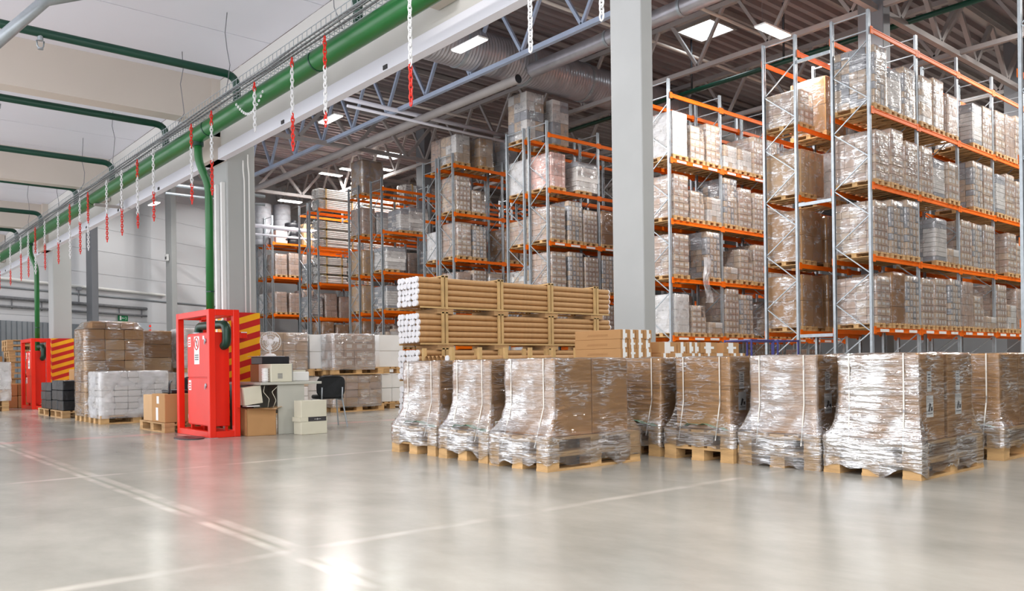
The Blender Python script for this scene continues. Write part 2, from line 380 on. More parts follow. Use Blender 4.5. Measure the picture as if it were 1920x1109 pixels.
def film_mb(rect, z0, z1, foot=None, zf=None, n=48, mrows=18, amp=.006, seed=0, off=.006, rnd=.03, top=True, zbot=None, bulge=0, skirt=0):
    """sheet of stretch film around a rectangular load; flares out to the pallet rectangle foot below zf"""
    mb = MB(); x0, y0, x1, y1 = rect
    def ring(r, t, rr):
        a0, b0, a1, b1 = r; rr = min(rr, (a1-a0)/2.1, (b1-b0)/2.1)
        w = a1-a0-2*rr; h = b1-b0-2*rr; q = PI*rr/2; P = 2*w+2*h+4*q; s = t*P
        for kind, L, c, d in (('l', w, (a0+rr, b0), (1, 0)), ('c', q, (a1-rr, b0+rr), -PI/2), ('l', h, (a1, b0+rr), (0, 1)), ('c', q, (a1-rr, b1-rr), 0),
                              ('l', w, (a1-rr, b1), (-1, 0)), ('c', q, (a0+rr, b1-rr), PI/2), ('l', h, (a0, b1-rr), (0, -1)), ('c', q, (a0+rr, b0+rr), PI)):
            if s <= L or (kind == 'c' and c == (a0+rr, b0+rr) and d == PI):
                if kind == 'l':
                    p = (c[0]+d[0]*s, c[1]+d[1]*s); nn = (d[1], -d[0])
                else:
                    a = d+s/rr; nn = (math.cos(a), math.sin(a)); p = (c[0]+nn[0]*rr, c[1]+nn[1]*rr)
                return p, nn
            s -= L
        return (a0+rr, b0), (0, -1)
    foot = foot or rect; zf = z0 if zf is None else zf; zb = z0 if zbot is None else zbot
    for r in range(mrows+1):
        z = z1+(zb-z1)*r/mrows
        t = 0 if z > zf+.4 else min(1, max(0, (zf+.4-z)/.4)); t = t**3.4
        rc = [rect[i]+(foot[i]-rect[i])*t for i in range(4)]
        ins = .012 if r == 0 and top else 0
        for i in range(n):
            p, nn = ring((rc[0]-off+ins, rc[1]-off+ins, rc[2]+off-ins, rc[3]+off-ins), i/n, rnd)
            v = Vector((p[0]*2.2+seed*7, p[1]*2.2, z*9))
            d = amp*(noise.noise(v)+.7*noise.noise(v*2.7))
            if skirt and r == mrows: z2 = z+skirt*(noise.noise(Vector((p[0]*5, p[1]*5, seed))))
            else: z2 = z
            bl = bulge*noise.noise(Vector((p[0]*1.5, p[1]*1.5+seed, z*2)))
            mb.v.append((p[0]+nn[0]*(d+bl), p[1]+nn[1]*(d+bl), z2+(amp*.6*noise.noise(v*1.3) if r == 0 else 0)))
    for r in range(mrows):
        for i in range(n):
            j = (i+1) % n; mb.face((r*n+i, (r+1)*n+i, (r+1)*n+j, r*n+j), 0, True)
    if top:
        c = len(mb.v); inset = .1
        for i in range(n):
            x, y, z = mb.v[i]; cx, cy = (x0+x1)/2, (y0+y1)/2
            mb.v.append((cx+(x-cx)*.8, cy+(y-cy)*.8, z1+.004+amp*noise.noise(Vector((x*4, y*4, seed)))))
        for i in range(n): j = (i+1) % n; mb.face((i, j, c+j, c+i), 0, True)
        k = len(mb.v); mb.v.append(((x0+x1)/2, (y0+y1)/2, z1+.004))
        for i in range(n): mb.face((c+i, c+(i+1) % n, k), 0, True)
    return mb

def bend(pts, r, k=6):
    """round the corners of a polyline"""
    pts = [Vector(p) for p in pts]; out = [pts[0]]
    for i in range(1, len(pts)-1):
        a = (pts[i-1]-pts[i]).normalized(); b = (pts[i+1]-pts[i]).normalized()
        p0 = pts[i]+a*r; p1 = pts[i]+b*r
        for j in range(k+1):
            t = j/k; out.append(p0*(1-t)**2+pts[i]*2*t*(1-t)+p1*t*t)
    out.append(pts[-1]); return out

# ------------------------------------------------------------------ the setting
def simple(name, mat, boxes, bevel=0, parent=None, loc=(0, 0, 0), rz=0):
    mb = MB()
    for b in boxes: (mb.bbox(*b, b=bevel) if bevel else mb.box(*b))
    return mb.build(name, mat, parent, loc, rz)

mb = MB(); mb.box(-3.5, -9, -.2, 76, 96, 0); struct(mb.build('floor', M['floor']))
mb = MB()
y = -9.0
while y < 48.5:
    mb.box(-4, y+.008, 5.26, 4.72, y+1.492, 5.42); y += 1.5
struct(mb.build('ceiling', M['whitepaint']))
mb = MB(); mb.box(-4, -9, 5.43, 4.9, 48, 5.6); struct(mb.build('ceiling_slab', M['whitepaint']))
# corrugated steel roof deck of the high hall
mb = MB(); y = -9.0; prof = []
while y < 90:
    prof += [(y, 14.0), (y+.18, 14.0), (y+.23, 14.18), (y+.42, 14.18), (y+.47, 14.0)]; y += .47
for i in range(len(prof)-1):
    (ya, za), (yb, zb) = prof[i], prof[i+1]
    mb.quad((4.9, ya, za), (4.9, yb, zb), (74, yb, zb), (74, ya, za))
mb.box(4.9, -9, 14.2, 74, 90, 14.3)
struct(mb.build('ceiling_roof_deck', M['deck']))
# oblique end wall of horizontal sandwich panels
wd = Vector((22.75, 13.3, 0)).normalized(); wp = Vector((6.59, 44.17, 0)); wn = Vector((-wd.y, wd.x, 0))
def wall_xy(s, off=0, z=0): p = wp+wd*s-wn*off; return (p.x, p.y, z)
rotw = Matrix((wd, wn, Vector((0, 0, 1)))).transposed()
mb = MB(); z = 0
while z < 14:
    mb.box(-15, 0, z+.012, 80, .25, z+1.188, 0, rotw, wp); z += 1.2
mb.box(-15, .03, 0, 80, .3, 14.3, 0, rotw, wp)
struct(mb.build('wall_back', M['wallpanel']))
mb = MB(); mb.box(4.9, -9.3, 0, 76, -9, 14.3); struct(mb.build('wall_right', M['dimwall']))
mb = MB(); mb.box(74, -9, 0, 74.3, 88, 14.3); struct(mb.build('wall_far', M['wallpanel']))

# grey profiled sheet lining the foot of the end wall
mb = MB(); s = -14.0
while s < 4.5:
    for a, b, d in ((0, .2, .05), (.2, .28, .0)):
        q0 = wall_xy(s+a, .06+d); q1 = wall_xy(s+b, .06+d)
        mb.quad((q0[0], q0[1], 0), (q1[0], q1[1], 0), (q1[0], q1[1], 3.3), (q0[0], q0[1], 3.3))
        q2 = wall_xy(s+b, .06+(.0 if d else .05)); mb.quad((q1[0], q1[1], 0), (q2[0], q2[1], 0), (q2[0], q2[1], 3.3), (q1[0], q1[1], 3.3))
    s += .28
tag(mb.build('profiled_sheet_lining', M['cladding']), 'grey vertical profiled metal sheet lining the foot of the white end wall', 'wall cladding')

# long beam over the opening, on the column row
t = thing('main_beam', 'long pale beam above the opening, carrying the thick green pipe', 'beam', (4.72, -9, 4.06))
simple('beam_web', M['beamwhite'], [(0, 0, .19, .08, 51.4, 1.19)], 0, t)
simple('lower_flange', M['whitepaint'], [(-.05, 0, 0, .06, 51.4, .17)], 0, t)
simple('shadow_gap', M['ink'], [(-.012, 0, .17, .02, 51.4, .19)], 0, t)  # dark strip stands for the shadowed gap between web and flange
mb = MB()
for yb in (13.2, 26.0, 30.5): mb.box(-.02, yb, 0, .04, yb+.05, .02)
for k in range(14): mb.box(-.06, 14+k*2.5, .015, -.05, 14.08+k*2.5, .06)
mb.build('flange_clip', M['ink'], t)
# deep beams below the left ceiling
for i, (yb, lab) in enumerate(((6.3, 'pale deep ceiling beam nearest above, its end just showing beside the green pipe'), (12.3, 'cream deep ceiling beam meeting the column behind the nearer red cabinet'),
                               (18.3, 'cream ceiling beam between the second and third green branch pipes'), (24.3, 'cream ceiling beam above the farther red cabinet'),
                               (30.3, 'cream ceiling beam one bay beyond the farther red cabinet'), (36.3, 'farthest cream ceiling beam, close to the end wall'))):
    mb = MB(); mb.box(-3.9, yb, 4.62, 4.7, yb+.3, 5.26); mb.box(4.35, yb-.02, 4.4, 4.71, yb+.32, 4.62)
    tag(mb.build('ceiling_beam', M['cream']), lab, 'beam')

# columns
def column(x0, y0, x1, y1, h, label, mat, collar=False, extra=None):
    t = thing('concrete_column', label, 'column', (x0, y0, 0))
    mb = MB(); mb.bbox(0, 0, 0, x1-x0, y1-y0, h, .015)
    o = mb.build('shaft', mat, t)
    if collar:
        mb = MB(); mb.box(-.22, -.02, h-.30, -.005, y1-y0+.02, h+.9); mb.build('bracket', M['cream'], t)
    return t
c2 = column(4.81, 12.3, 5.25, 12.85, 4.36, 'grey column with hazard-striped guard behind the nearer red cabinet', M['colgrey'], True)
mb = MB()
mb.box(-.06, .06, 0, -.004, .12, 3.75); mb.box(-.06, .3, 0, -.004, .36, 3.75)
mb.build('white_channel', M['white'], c2)
mb = MB()
for x, zt in ((.26, 4.1), (.335, 4.2)): mb.tube(bend([(x, -.02, 1.1), (x, -.02, zt-.3), (x-.02, -.03, zt-.15), (x-.02, -.03, zt)], .05), .012, 8)
mb.build('conduit', M['white'], c2)
c3 = column(4.81, 24.15, 5.25, 24.7, 4.36, 'grey column with striped guard behind the farther red cabinet', M['colgrey'], True)
c1 = column(13.43, 11.55, 13.8, 12.43, 13.7, 'large grey column standing free in the middle, left of the racks', M['colgrey'])
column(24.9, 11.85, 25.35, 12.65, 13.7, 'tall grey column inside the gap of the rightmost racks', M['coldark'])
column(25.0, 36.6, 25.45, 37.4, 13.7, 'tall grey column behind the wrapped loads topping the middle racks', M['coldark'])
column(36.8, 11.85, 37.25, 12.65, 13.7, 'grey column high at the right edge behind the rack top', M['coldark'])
# two columns standing at the end wall
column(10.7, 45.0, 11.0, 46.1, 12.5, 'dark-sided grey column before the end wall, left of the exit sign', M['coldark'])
column(15.32, 47.3, 15.6, 48.3, 12.5, 'light grey column before the end wall, right of the exit sign', M['colgrey'])

# hazard guards on the two cabinet columns
def guard(c, y, label):
    t = thing('column_guard', label, 'column guard', (4.76, y-.05, 0))
    W, H = .52, 1.78
    mb = MB()
    mb.box(0, 0, 0, W, .04, H, 0); mb.box(-.0, .04, 0, .04, .5, H, 0)
    mb.build('guard_plate', M['hazred'], t)
    # slanting yellow bands, clipped to the plate
    mb = MB(); k = -1
    while k*.19 < H+.3:
        z0 = k*.19+.02
        pts = [(0, z0), (W, z0+.16), (W, z0+.255), (0, z0+.095)]
        def clip(pts, lo, hi):
            for sgn, lim in ((1, lo), (-1, hi)):
                out = []
                for i in range(len(pts)):
                    a, b = pts[i], pts[(i+1) % len(pts)]
                    ia, ib = sgn*(a[1]-lim) >= 0, sgn*(b[1]-lim) >= 0
                    if ia: out.append(a)
                    if ia != ib: q = (lim-a[1])/(b[1]-a[1]); out.append((a[0]+(b[0]-a[0])*q, lim))
                pts = out
                if not pts: break
            return pts
        p = clip(pts, 0, H)
        if len(p) > 2: mb.poly([(q[0], -.003, q[1]) for q in p])
        p = clip([(0, z0), (-.5, z0+.16), (-.5, z0+.255), (0, z0+.095)], 0, H)
        if len(p) > 2: mb.poly([(-.003, -q[0], q[1]) for q in p][::-1])
        k += 1
    mb.build('yellow_stripes', M['yellow'], t)
    mb = MB(); mb.lathe([(.0, 0), (.09, 0), (.075, .04), (.0, .045)], 16); 
    return t
guard(c2, 12.3, 'red and yellow striped guard on the column behind the nearer red cabinet')
guard(c3, 24.15, 'red and yellow striped guard on the column behind the farther red cabinet')

# ------------------------------------------------------------------ roof steelwork
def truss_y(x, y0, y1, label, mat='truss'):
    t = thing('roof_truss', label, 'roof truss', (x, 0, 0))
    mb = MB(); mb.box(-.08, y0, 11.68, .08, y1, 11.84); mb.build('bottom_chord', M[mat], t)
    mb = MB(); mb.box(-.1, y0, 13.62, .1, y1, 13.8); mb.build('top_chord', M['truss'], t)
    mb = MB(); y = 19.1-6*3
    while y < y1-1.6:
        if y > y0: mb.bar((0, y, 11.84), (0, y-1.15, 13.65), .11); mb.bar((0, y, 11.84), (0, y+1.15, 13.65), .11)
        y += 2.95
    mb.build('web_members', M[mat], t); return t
def truss_x(y, x0, x1, label):
    t = thing('roof_truss', label, 'roof truss', (0, y, 0))
    mb = MB(); mb.box(x0, -.09, 11.6, x1, .09, 11.78); mb.build('bottom_chord', M['truss'], t)
    mb = MB(); mb.box(x0, -.1, 13.45, x1, .1, 13.62); mb.build('top_chord', M['truss'], t)
    mb = MB(); x = 7.0
    while x < x1-1.5:
        if x-1.5 > x0: mb.bar((x, 0, 13.5), (x-1.5, 0, 11.75), .15); mb.bar((x, 0, 13.5), (x+1.5, 0, 11.75), .15)
        x += 3
    mb.build('web_members', M['truss'], t); return t
truss_y(19, -8.5, 60, 'blue-lit roof truss nearest the green pipe, crossing above the lamps', 'truss_bluelit')
truss_y(25, -8.5, 60, 'grey roof truss passing left of the skylight, above the first racks')
truss_y(31, -8.5, 62, 'grey roof truss above the second bay of the racks')
truss_y(37, -8.5, 64, 'grey roof truss above the fifth bay of the right racks')
truss_y(43, -8.5, 66, 'farthest grey roof truss, deep behind the racks')
truss_x(12.1, 5.3, 70, 'grey roof truss running away above the rightmost racks')
truss_x(36.0, 5.3, 70, 'grey roof truss running away above the middle racks')
truss_x(48.0, 12, 70, 'grey roof truss running away above the farthest rack')
tp = [] 
mb0 = MB(); mb0.box(0, -.06, 13.8, 65, .06, 13.99); mp_ = mb0.mesh('roof_purlin', M['truss'])
y = -6.0; i = 0
while y < 58:
    o = obj('roof_purlin', mp_, None, (6, y, 0)); tag(o, 'slim grey purlin right under the corrugated roof deck', 'purlin', 'purlins under the roof deck'); y += 3.03
# hall lamps
def lamp_mesh():
    a = MB(); a.box(-.62, -.17, .02, .62, .17, .07); A = a.mesh('lamp_housing', M['white'])
    b = MB(); b.box(-.6, -.15, 0, .6, .15, .02); B = b.mesh('lamp_diffuser', M['lamp'])
    return A, B
LA, LB = lamp_mesh()
def lamp(x, y, z, ax, label, power, size=1.0, top=13.6, group=None):
    t = thing('ceiling_lamp', label, 'lamp', (x, y, z), 0 if ax == 'x' else PI/2, group)
    h = obj('housing', LA, t); d = obj('diffuser', LB, t)
    h.scale = d.scale = (size, size, 1)
    mb = MB()
    for sx in (-.5, .5): mb.cyl((sx*size, 0, .07), (sx*size, 0, top-z), .006, 5)
    mb.build('suspension_wire', M['steelwire'], t)
    ld = bpy.data.lights.new('lamp_light', 'AREA'); ld.shape = 'RECTANGLE'; ld.size = 1.2*size; ld.size_y = .3*size; ld.energy = power
    ld.color = (1, .975, .94); lo = bpy.data.objects.new('lamp_light', ld); COL.objects.link(lo); lo.parent = t; lo.location = (0, 0, -.01)
PW = 520
for a in ((15.9, 20.7, 11, 'y', 'bright strip lamp hanging before the big spiral duct'), (16.2, 30.4, 11, 'y', 'bright strip lamp above the long white pipes, beside a chain'),
          (25.2, 41.3, 12.35, 'x', 'bright strip lamp above the orange rack tops left of centre'), (23.9, 42.4, 12.3, 'x', 'nearer of two small strip lamps above the far racks'), (23.9, 44.9, 12.5, 'x', 'farther of two small strip lamps above the far racks'),
          (22.2, 46.9, 11, 'x', 'strip lamp low over the farthest racks, beside the light grey column'), (22.5, 14.1, 11, 'x', 'bright strip lamp between skylight and rightmost racks'),
          (13.6, 44.6, 9.5, 'y', 'lamp lighting the white end wall beside the red chain')):
    lamp(a[0], a[1], a[2], a[3], a[4], PW*(.18 if a[1] > 28 and a[1] < 31 else 1 if a[2] == 11 and a[1] < 40 else .12 if a[2] < 10 else .25 if a[1] > 46 else .5), 1.15 if a[2] > 10 else .9, 11.7 if a[2] < 10 else 13.6)
for x, y in ((16, 4), (9, -3), (8, 20), (8, 30), (30, 3), (42, 3), (29.5, 7.8), (35, 7.8), (40, 7.8), (34, 15.6), (44, 15.6), (38, 21.5), (47, 21.5), (38, 27.5)):
    lamp(x, y, 12.4, 'y', 'added strip lamp high under the roof, unseen', PW*.8, 1.1, 13.6, 'added unseen hall lamps')  # lamps added out of view to brighten the racks and hall
for x, y in ((1.5, 1.5), (2.0, 6.0), (-2.5, 6.0), (-2.5, 0), (-2.5, 13), (-3, 20), (2, -4), (-3, 27), (-3, 34)):
    lamp(x, y, 5.0, 'y', 'added strip lamp under the low white ceiling, unseen', 85, 1, 5.26, 'added unseen low ceiling lamps')  # lamps added out of view to fill the low hall with light
# skylights
for x, y, lab in ((26.6, 19.6, 'bright square skylight in the corrugated roof, right of the big column'), (27.0, 43.2, 'bright skylight seen through the trusses above the middle racks')):
    t = thing('skylight', lab, 'skylight', (x, y, 13.9)); mb = MB(); mb.box(-.75, -.75, 0, .75, .75, .05); mb.build('skylight_pane', M['sky'], t)
    mb = MB()
    for a in ((-.85, -.85, -.75, .85), (.75, -.85, .85, .85), (-.75, -.85, .75, -.75), (-.75, .75, .75, .85)): mb.box(a[0], a[1], -.1, a[2], a[3], .1)
    mb.build('kerb', M['truss'], t)

# ducts and pipes of the high hall
def spiral(p0, p1, r, name, label, hh=.014):
    t = thing(name, label, 'air duct', p0); d = Vector(p1)-Vector(p0); L = d.length; d.normalize(); mb = MB()
    k = int(L/.14); n = 26; a = d.orthogonal().normalized(); b = d.cross(a)
    for i in range(k+1):
        for q, rr in ((0, r), (.5, r), (.62, r+hh), (.8, r+hh), (.92, r)):
            c = d*((i+q)*L/(k+1))
            for j in range(n):
                th = 2*PI*j/n; mb.v.append(tuple(c+(a*math.cos(th)+b*math.sin(th))*rr))
    rows = (k+1)*5
    for i in range(rows-1):
        for j in range(n):
            jj = (j+1) % n; mb.face((i*n+j, i*n+jj, (i+1)*n+jj, (i+1)*n+j), 0, True)
    mb.face(tuple(range(n-1, -1, -1))); mb.face(tuple((rows-1)*n+j for j in range(n)))
    mb.build('duct_shell', M['duct'], t)
    mb = MB(); s = 4.0
    while s < L-1: c = d*s; mb.cyl(c-d*.05, c+d*.05, r+.035, 26); s += 3.2
    mb.build('joint_collar', M['galv'], t); return t
spiral((11, 24.4, 12.68), (48, 24.4, 12.68), .76, 'spiral_duct', 'thick spiral ventilation duct running away under the roof')
spiral((21.2, 23.7, 12.22), (21.2, -8, 12.22), .27, 'branch_duct', 'narrower round duct branching from the thick spiral duct, passing the big column', 0)
t = thing('drain_pipe', 'dark round pipe with open end under the roof, left of the spiral duct', 'pipe', (20, 23.1, 11.5))
mb = MB(); mb.cyl((0, 0, 0), (0, 27, 0), .17, 16, caps=False); mb.build('pipe_shell', M['truss'], t)
mb = MB(); mb.cyl((0, .01, 0), (0, .012, 0), .16, 16); mb.build('pipe_mouth', M['black'], t)  # black disc stands for the dark hollow of the open end
def pipe(name, pts, r, mat, label, cat='pipe', bendr=None, n=10, group=None):
    mb = MB(); mb.tube(bend(pts, bendr) if bendr else pts, r, n); return tag(mb.build(name, M[mat]), label, cat, group)
pipe('sprinkler_pipe', [(27, 8, 11.8), (27, 30, 11.8)], .09, 'greend', 'dark green sprinkler pipe crossing under the roof behind the racks')
for k, y in enumerate((12.4, 16.5, 20.6, 24.7)):
    pipe('pipe_hanger', [(27, y, 11.85), (27, y, 13.95)], .04, 'black', 'black hanger holding the dark green sprinkler pipe', 'hanger', group='hangers of the green sprinkler pipe')
pipe('steel_pipe', [(16.3, 29.6, 11.72), (26, 29.9, 11.72)], .09, 'whitepaint', 'upper of two long white pipes under the roof left of centre')
pipe('steel_pipe', [(16.3, 29.2, 11.3), (26, 29.5, 11.3)], .06, 'whitepaint', 'lower of two long white pipes under the roof left of centre')
pipe('steel_pipe', [(18.5, 47.2, 9.4), (34, 47.2, 9.4)], .12, 'whitepaint', 'thick white pipe above the farthest rack')
pipe('steel_pipe', [(18.5, 47.2, 8.9), (34, 47.2, 8.9)], .07, 'whitepaint', 'thin white pipe above the farthest rack')
pipe('steel_pipe', [(10.5, 33, 8.1), (14.5, 33, 8.1)], .07, 'galv', 'upper horizontal steel pipe just left of the nearer column')
pipe('steel_pipe', [(10.5, 33, 7.75), (14.5, 33, 7.75)], .05, 'galv', 'lower horizontal steel pipe just left of the nearer column')
for i, y in enumerate((8.9, 17.8, 20.8, 26.9, 33)):
    pipe('roof_pipe', [(8, y, 13.35), (60, y, 13.35)], .06, 'cream', 'thin cream pipe running away below the roof deck', group='thin pipes under the roof deck')

# ------------------------------------------------------------------ pipes, tray and chains on the main beam
t = thing('green_main_pipe', 'thick bright green pipe running along the main beam', 'pipe', (4.15, 0, 4.2))
mb = MB(); mb.cyl((0, -6, 0), (0, 40, 0), .115, 20); mb.build('pipe_run', M['green'], t)
mb = MB()
for y in (17.0,): mb.box(-.05, y-.05, -.16, .45, y+.05, -.12); mb.box(.41, y-.05, -.16, .45, y+.05, .0)
mb.build('pipe_bracket', M['truss'], t)
mb = MB()
for y in (8.05, 11.2, 17.2): mb.cyl((0, y-.01, 0), (0, y+.01, 0), .121, 20)
mb.build('weld_seam', M['greend'], t)
def branch(y, r, label):
    t = thing('green_branch_pipe', label, 'pipe', (4.15, y, 4.2)); mb = MB()
    mb.tube(bend([(0, 0, .1), (0, 0, .44), (-8, 0, .44)], .16), r, 12); mb.build('pipe_run', M['greend'], t)
    mb = MB()
    for x in (-2.2, -5.2): mb.cyl((x, 0, .44), (x, 0, .35), .03, 8); mb.tube([(x-.035, 0, .35), (x-.03, 0, .29), (x, 0, .26), (x+.03, 0, .29), (x+.035, 0, .35)], .008, 6); mb.cyl((x, 0, .27), (x, 0, .255), .03, 10)
    mb.build('sprinkler_head', M['galv'], t)
    mb = MB()
    for x in (-2.95, -6.5): mb.box(x-.03, -.07, .36, x+.03, .07, .52); mb.cyl((x, 0, .5), (x, 0, 1.06), .005, 5)
    mb.build('pipe_clip', M['white'], t); return t
BR = ((7.2, 'nearest dark green branch pipe dropping to the main pipe at the top'), (10.25, 'second dark green branch pipe under the white ceiling, the longest in view'), (13.0, 'third dark green branch pipe under the white ceiling'),
      (15.95, 'fourth dark green branch pipe under the white ceiling'), (18.6, 'fifth, thin looking green branch pipe under the ceiling'), (22.0, 'sixth green branch pipe, above the farther red cabinet'), (25, 'farthest green branch pipe, nearly hidden at the left edge'))
for y, l in BR: branch(y, .05, l)
def downpipe(y, label):
    t = thing('green_standpipe', label, 'pipe', (4.15, y, 0)); mb = MB()
    mb.tube(bend([(0, 0, 4.12), (0, 0, 3.84), (.13, -.03, 3.5), (.13, -.03, 1.2)], .12), .055, 14)
    mb.build('pipe_run', M['green'], t)
    mb = MB(); mb.cyl((0, 0, 4.1), (0, 0, 4.04), .075, 14); mb.cyl((.13, -.03, 2.0), (.13, -.03, 2.02), .058, 14); mb.build('pipe_collar', M['greend'], t); return t
downpipe(11.64, 'green vertical pipe dropping into the nearer red cabinet frame')
downpipe(23.3, 'green vertical pipe dropping into the farther red cabinet frame')
pipe('steel_pipe', [(2.9, 9.5, 6.1-.9), (1.86, 9.5, 4.71), (1.3, 9.5, 4.02)], .06, 'galv', 'slanting grey metal pipe crossing the top left corner')
# wire cable tray
t = thing('cable_tray', 'wire mesh cable tray with cables above the thick green pipe', 'cable tray', (3.9, 0, 4.22))
mb = MB()
for x, z in ((-.1, .07), (-.1, 0), (-.05, 0), (.0, 0), (.05, 0), (.1, 0), (.1, .07)): mb.cyl((x, -4, z), (x, 42, z), .004, 4, caps=False)
for k in range(0, 400):
    y = 1.5+k*.1
    if y > 26: break
    mb.bar((-.1, y, .07), (-.1, y, 0), .005); mb.bar((-.1, y, 0), (.1, y, 0), .005); mb.bar((.1, y, 0), (.1, y, .07), .005)
mb.build('wire_basket', M['galv'], t)
mb = MB()
for x in (-.06, -.02, .03): mb.tube([(x+.012*math.sin(k*1.7+x*40), -3+k*.9, .016+.006*math.sin(k*2.3)) for k in range(50)], .012, 6)
mb.build('cable', M['cable'], t)
mb = MB()
for y in (7.2, 9.9, 11.5, 14.9, 16.9, 19, 22): 
    pts = [(.1*math.sin(y), y, 0)]+[(.02*math.sin(k*2+y), y+.03*math.sin(k+y), .2*k) for k in range(1, 5)]+[(0, y, 1.04)]
    mb.tube(pts, .005, 5)
mb.build('hanger_wire', M['steelwire'], t)

# plastic chains hanging from the tray
def link_mesh(nlinks, z0, flip):
    mb = MB(); P = .042
    for i in range(nlinks):
        c = z0-P*i; a = .017; h = .033; pts = []
        for q in range(8):
            th = 2*PI*q/8; u = a*math.cos(th); w = h*math.sin(th)
            pts.append((u, 0, c+w) if (i+flip) % 2 else (0, u, c+w))
        mb.tube(pts, .0065, 5, closed=True)
    return mb
CH = [(3.68, [('w', 25)]), (4.37, [('w', 25)]), (5.9, [('w', 17), ('r', 8)]), (7.42, [('r', 7), ('w', 11), ('r', 3)]), (8.15, [('r', 2), ('w', 12), ('r', 9)]), (9.12, [('r', 2), ('w', 11)]), (10.46, [('r', 4), ('w', 11), ('r', 10)]),
      (11.19, [('r', 7), ('w', 12), ('r', 6)]), (12.8, [('w', 15), ('r', 10)]), (13.59, [('r', 6), ('w', 14), ('r', 5)]), (14.45, [('w', 15), ('r', 10)]), (15.35, [('w', 14), ('r', 11)]), (16.61, [('r', 13), ('w', 12)]),
      (17.21, [('w', 11), ('r', 14)]), (18.01, [('r', 9), ('w', 16)]), (19.02, [('w', 15), ('r', 10)]), (20.3, [('w', 12), ('r', 13)]), (21.3, [('r', 14), ('w', 11)]), (22.1, [('w', 14), ('r', 11)]), (23.0, [('w', 10), ('r', 15)]), (24.4, [('w', 16), ('r', 9)]), (26, [('w', 12), ('r', 13)])]
for i, (y, segs) in enumerate(CH):
    cols = '-'.join({'w': 'white', 'r': 'red'}[s[0]] for s in segs)
    t = thing('plastic_chain', '%s plastic chain hanging from the cable tray, %s counted from the right' % (cols, ordn(i)), 'chain', (3.9, y, 4.2), 0, 'chains hanging from the cable tray')
    n = 0
    for c, k in segs:
        link_mesh(k, -.03-n*.042, n % 2).build('red_links' if c == 'r' else 'white_links', M['redchain' if c == 'r' else 'whitechain'], t); n += k
mb = MB()
for k in range(16):
    q = k/15; p = Vector((4.0+.05*q, 9.9-.72*q, 4.16-.16*math.sin(PI*q)*1.3+.04*q))
    mb.tube([(p.x, p.y+.02*math.cos(2*PI*j/8), p.z+.012*math.sin(2*PI*j/8)+.0) for j in range(8)], .006, 5, closed=True)
tag(mb.build('loose_chain', M['whitechain']), 'white chain end looped loosely over the thick green pipe', 'chain')

# services on the end wall
def wall_run(name, s0, s1, z, r, mat, label, off=.12, cat='pipe', posts=False, dz=0):
    mb = MB(); a = wall_xy(s0, off, z); b = wall_xy(s1, off, z+dz); mb.cyl(a, b, r, 8)
    if posts:
        s = s0
        while s < s1: p = wall_xy(s, off*.5, z); q = wall_xy(s, off*.5, z-.5); mb.bar(p, q, .05); s += 1.6
    return tag(mb.build(name, M[mat]), label, cat)
wall_run('wall_pipe', -9, 10.3, 5.22, .08, 'white', 'white horizontal pipe high on the end wall')
wall_run('cable_bundle', -9, 8.9, 4.35, .08, 'cable', 'upper grey cable run along the end wall', posts=True, cat='cable')
wall_run('cable_bundle', -9, 8.9, 3.95, .06, 'cable', 'lower grey cable run along the end wall', cat='cable')
wall_run('wall_ledge', -9, 16, 4.85, .05, 'cladding', 'thin grey ledge line along the end wall', off=.02, cat='ledge')
# exit sign
t = thing('exit_sign', 'green and white emergency exit sign on the end wall', 'sign', wall_xy(7.22, .12, 3.75), math.atan2(wd.y, wd.x))
mb = MB(); mb.box(-.32, 0, -.16, .32, .06, .16); mb.build('sign_box', M['signgreen'], t)
mb = MB(); mb.box(-.25, -.006, -.11, -.15, -.001, .11)
mb.box(-.1, -.006, -.012, .08, -.001, .012); mb.poly([(-.12, -.006, 0), (-.07, -.006, -.05), (-.07, -.006, .05)])
mb.lathe([(0, 0), (.024, .0), (.024, .005), (0, .005)], 10, (.17, -.003, .085)); mb.bar((.16, -.004, .06), (.19, -.004, -.02), .035, .006); mb.bar((.19, -.004, -.02), (.24, -.004, -.06), .02, .006); mb.bar((.19, -.004, -.02), (.14, -.004, -.1), .02, .006)
mb.bar((.165, -.004, .05), (.11, -.004, .02), .018, .006); mb.bar((.165, -.004, .05), (.22, -.004, .03), .018, .006)
mb.build('sign_pictogram', M['white'], t)
t = thing('wall_box', 'small grey junction box on the column right of the exit sign', 'electrical box', (15.27, 47.6, 7.2))
mb = MB(); mb.box(-.12, 0, -.18, 0, .3, .18); mb.build('box_body', M['white'], t); mb = MB(); mb.box(-.13, .04, -.1, -.12, .26, .05); mb.build('box_cover', M['black'], t)
t = thing('dock_equipment', 'slate grey curved machine panel on the end wall behind the tall cartons', 'machine', (9.0, 31, 0))
mb = MB(); mb.box(-.5, .01, 0, .3, .5, 2.1); mb.box(-.5, .0, 2.1, .3, .5, 2.6); mb.build('machine_panel', M['cladding'], t)
mb = MB()
for k in range(3): mb.cyl((.26, -.02, 2.2+k*.15), (.26, -.0, 2.2+k*.15), .04, 10)
mb.build('red_marker', M['redpaint'], t)
mb = MB(); a = Vector(wall_xy(4.15, .3, 4.4)); mb.cyl(a, a+Vector((0, 0, .65)), .03, 8); mb.box(a.x-.1, a.y-.1, a.z+.6, a.x+.12, a.y+.1, a.z+.75)
tag(mb.build('wall_camera', M['cable']), 'small camera on a bracket above the grey cable runs', 'camera')

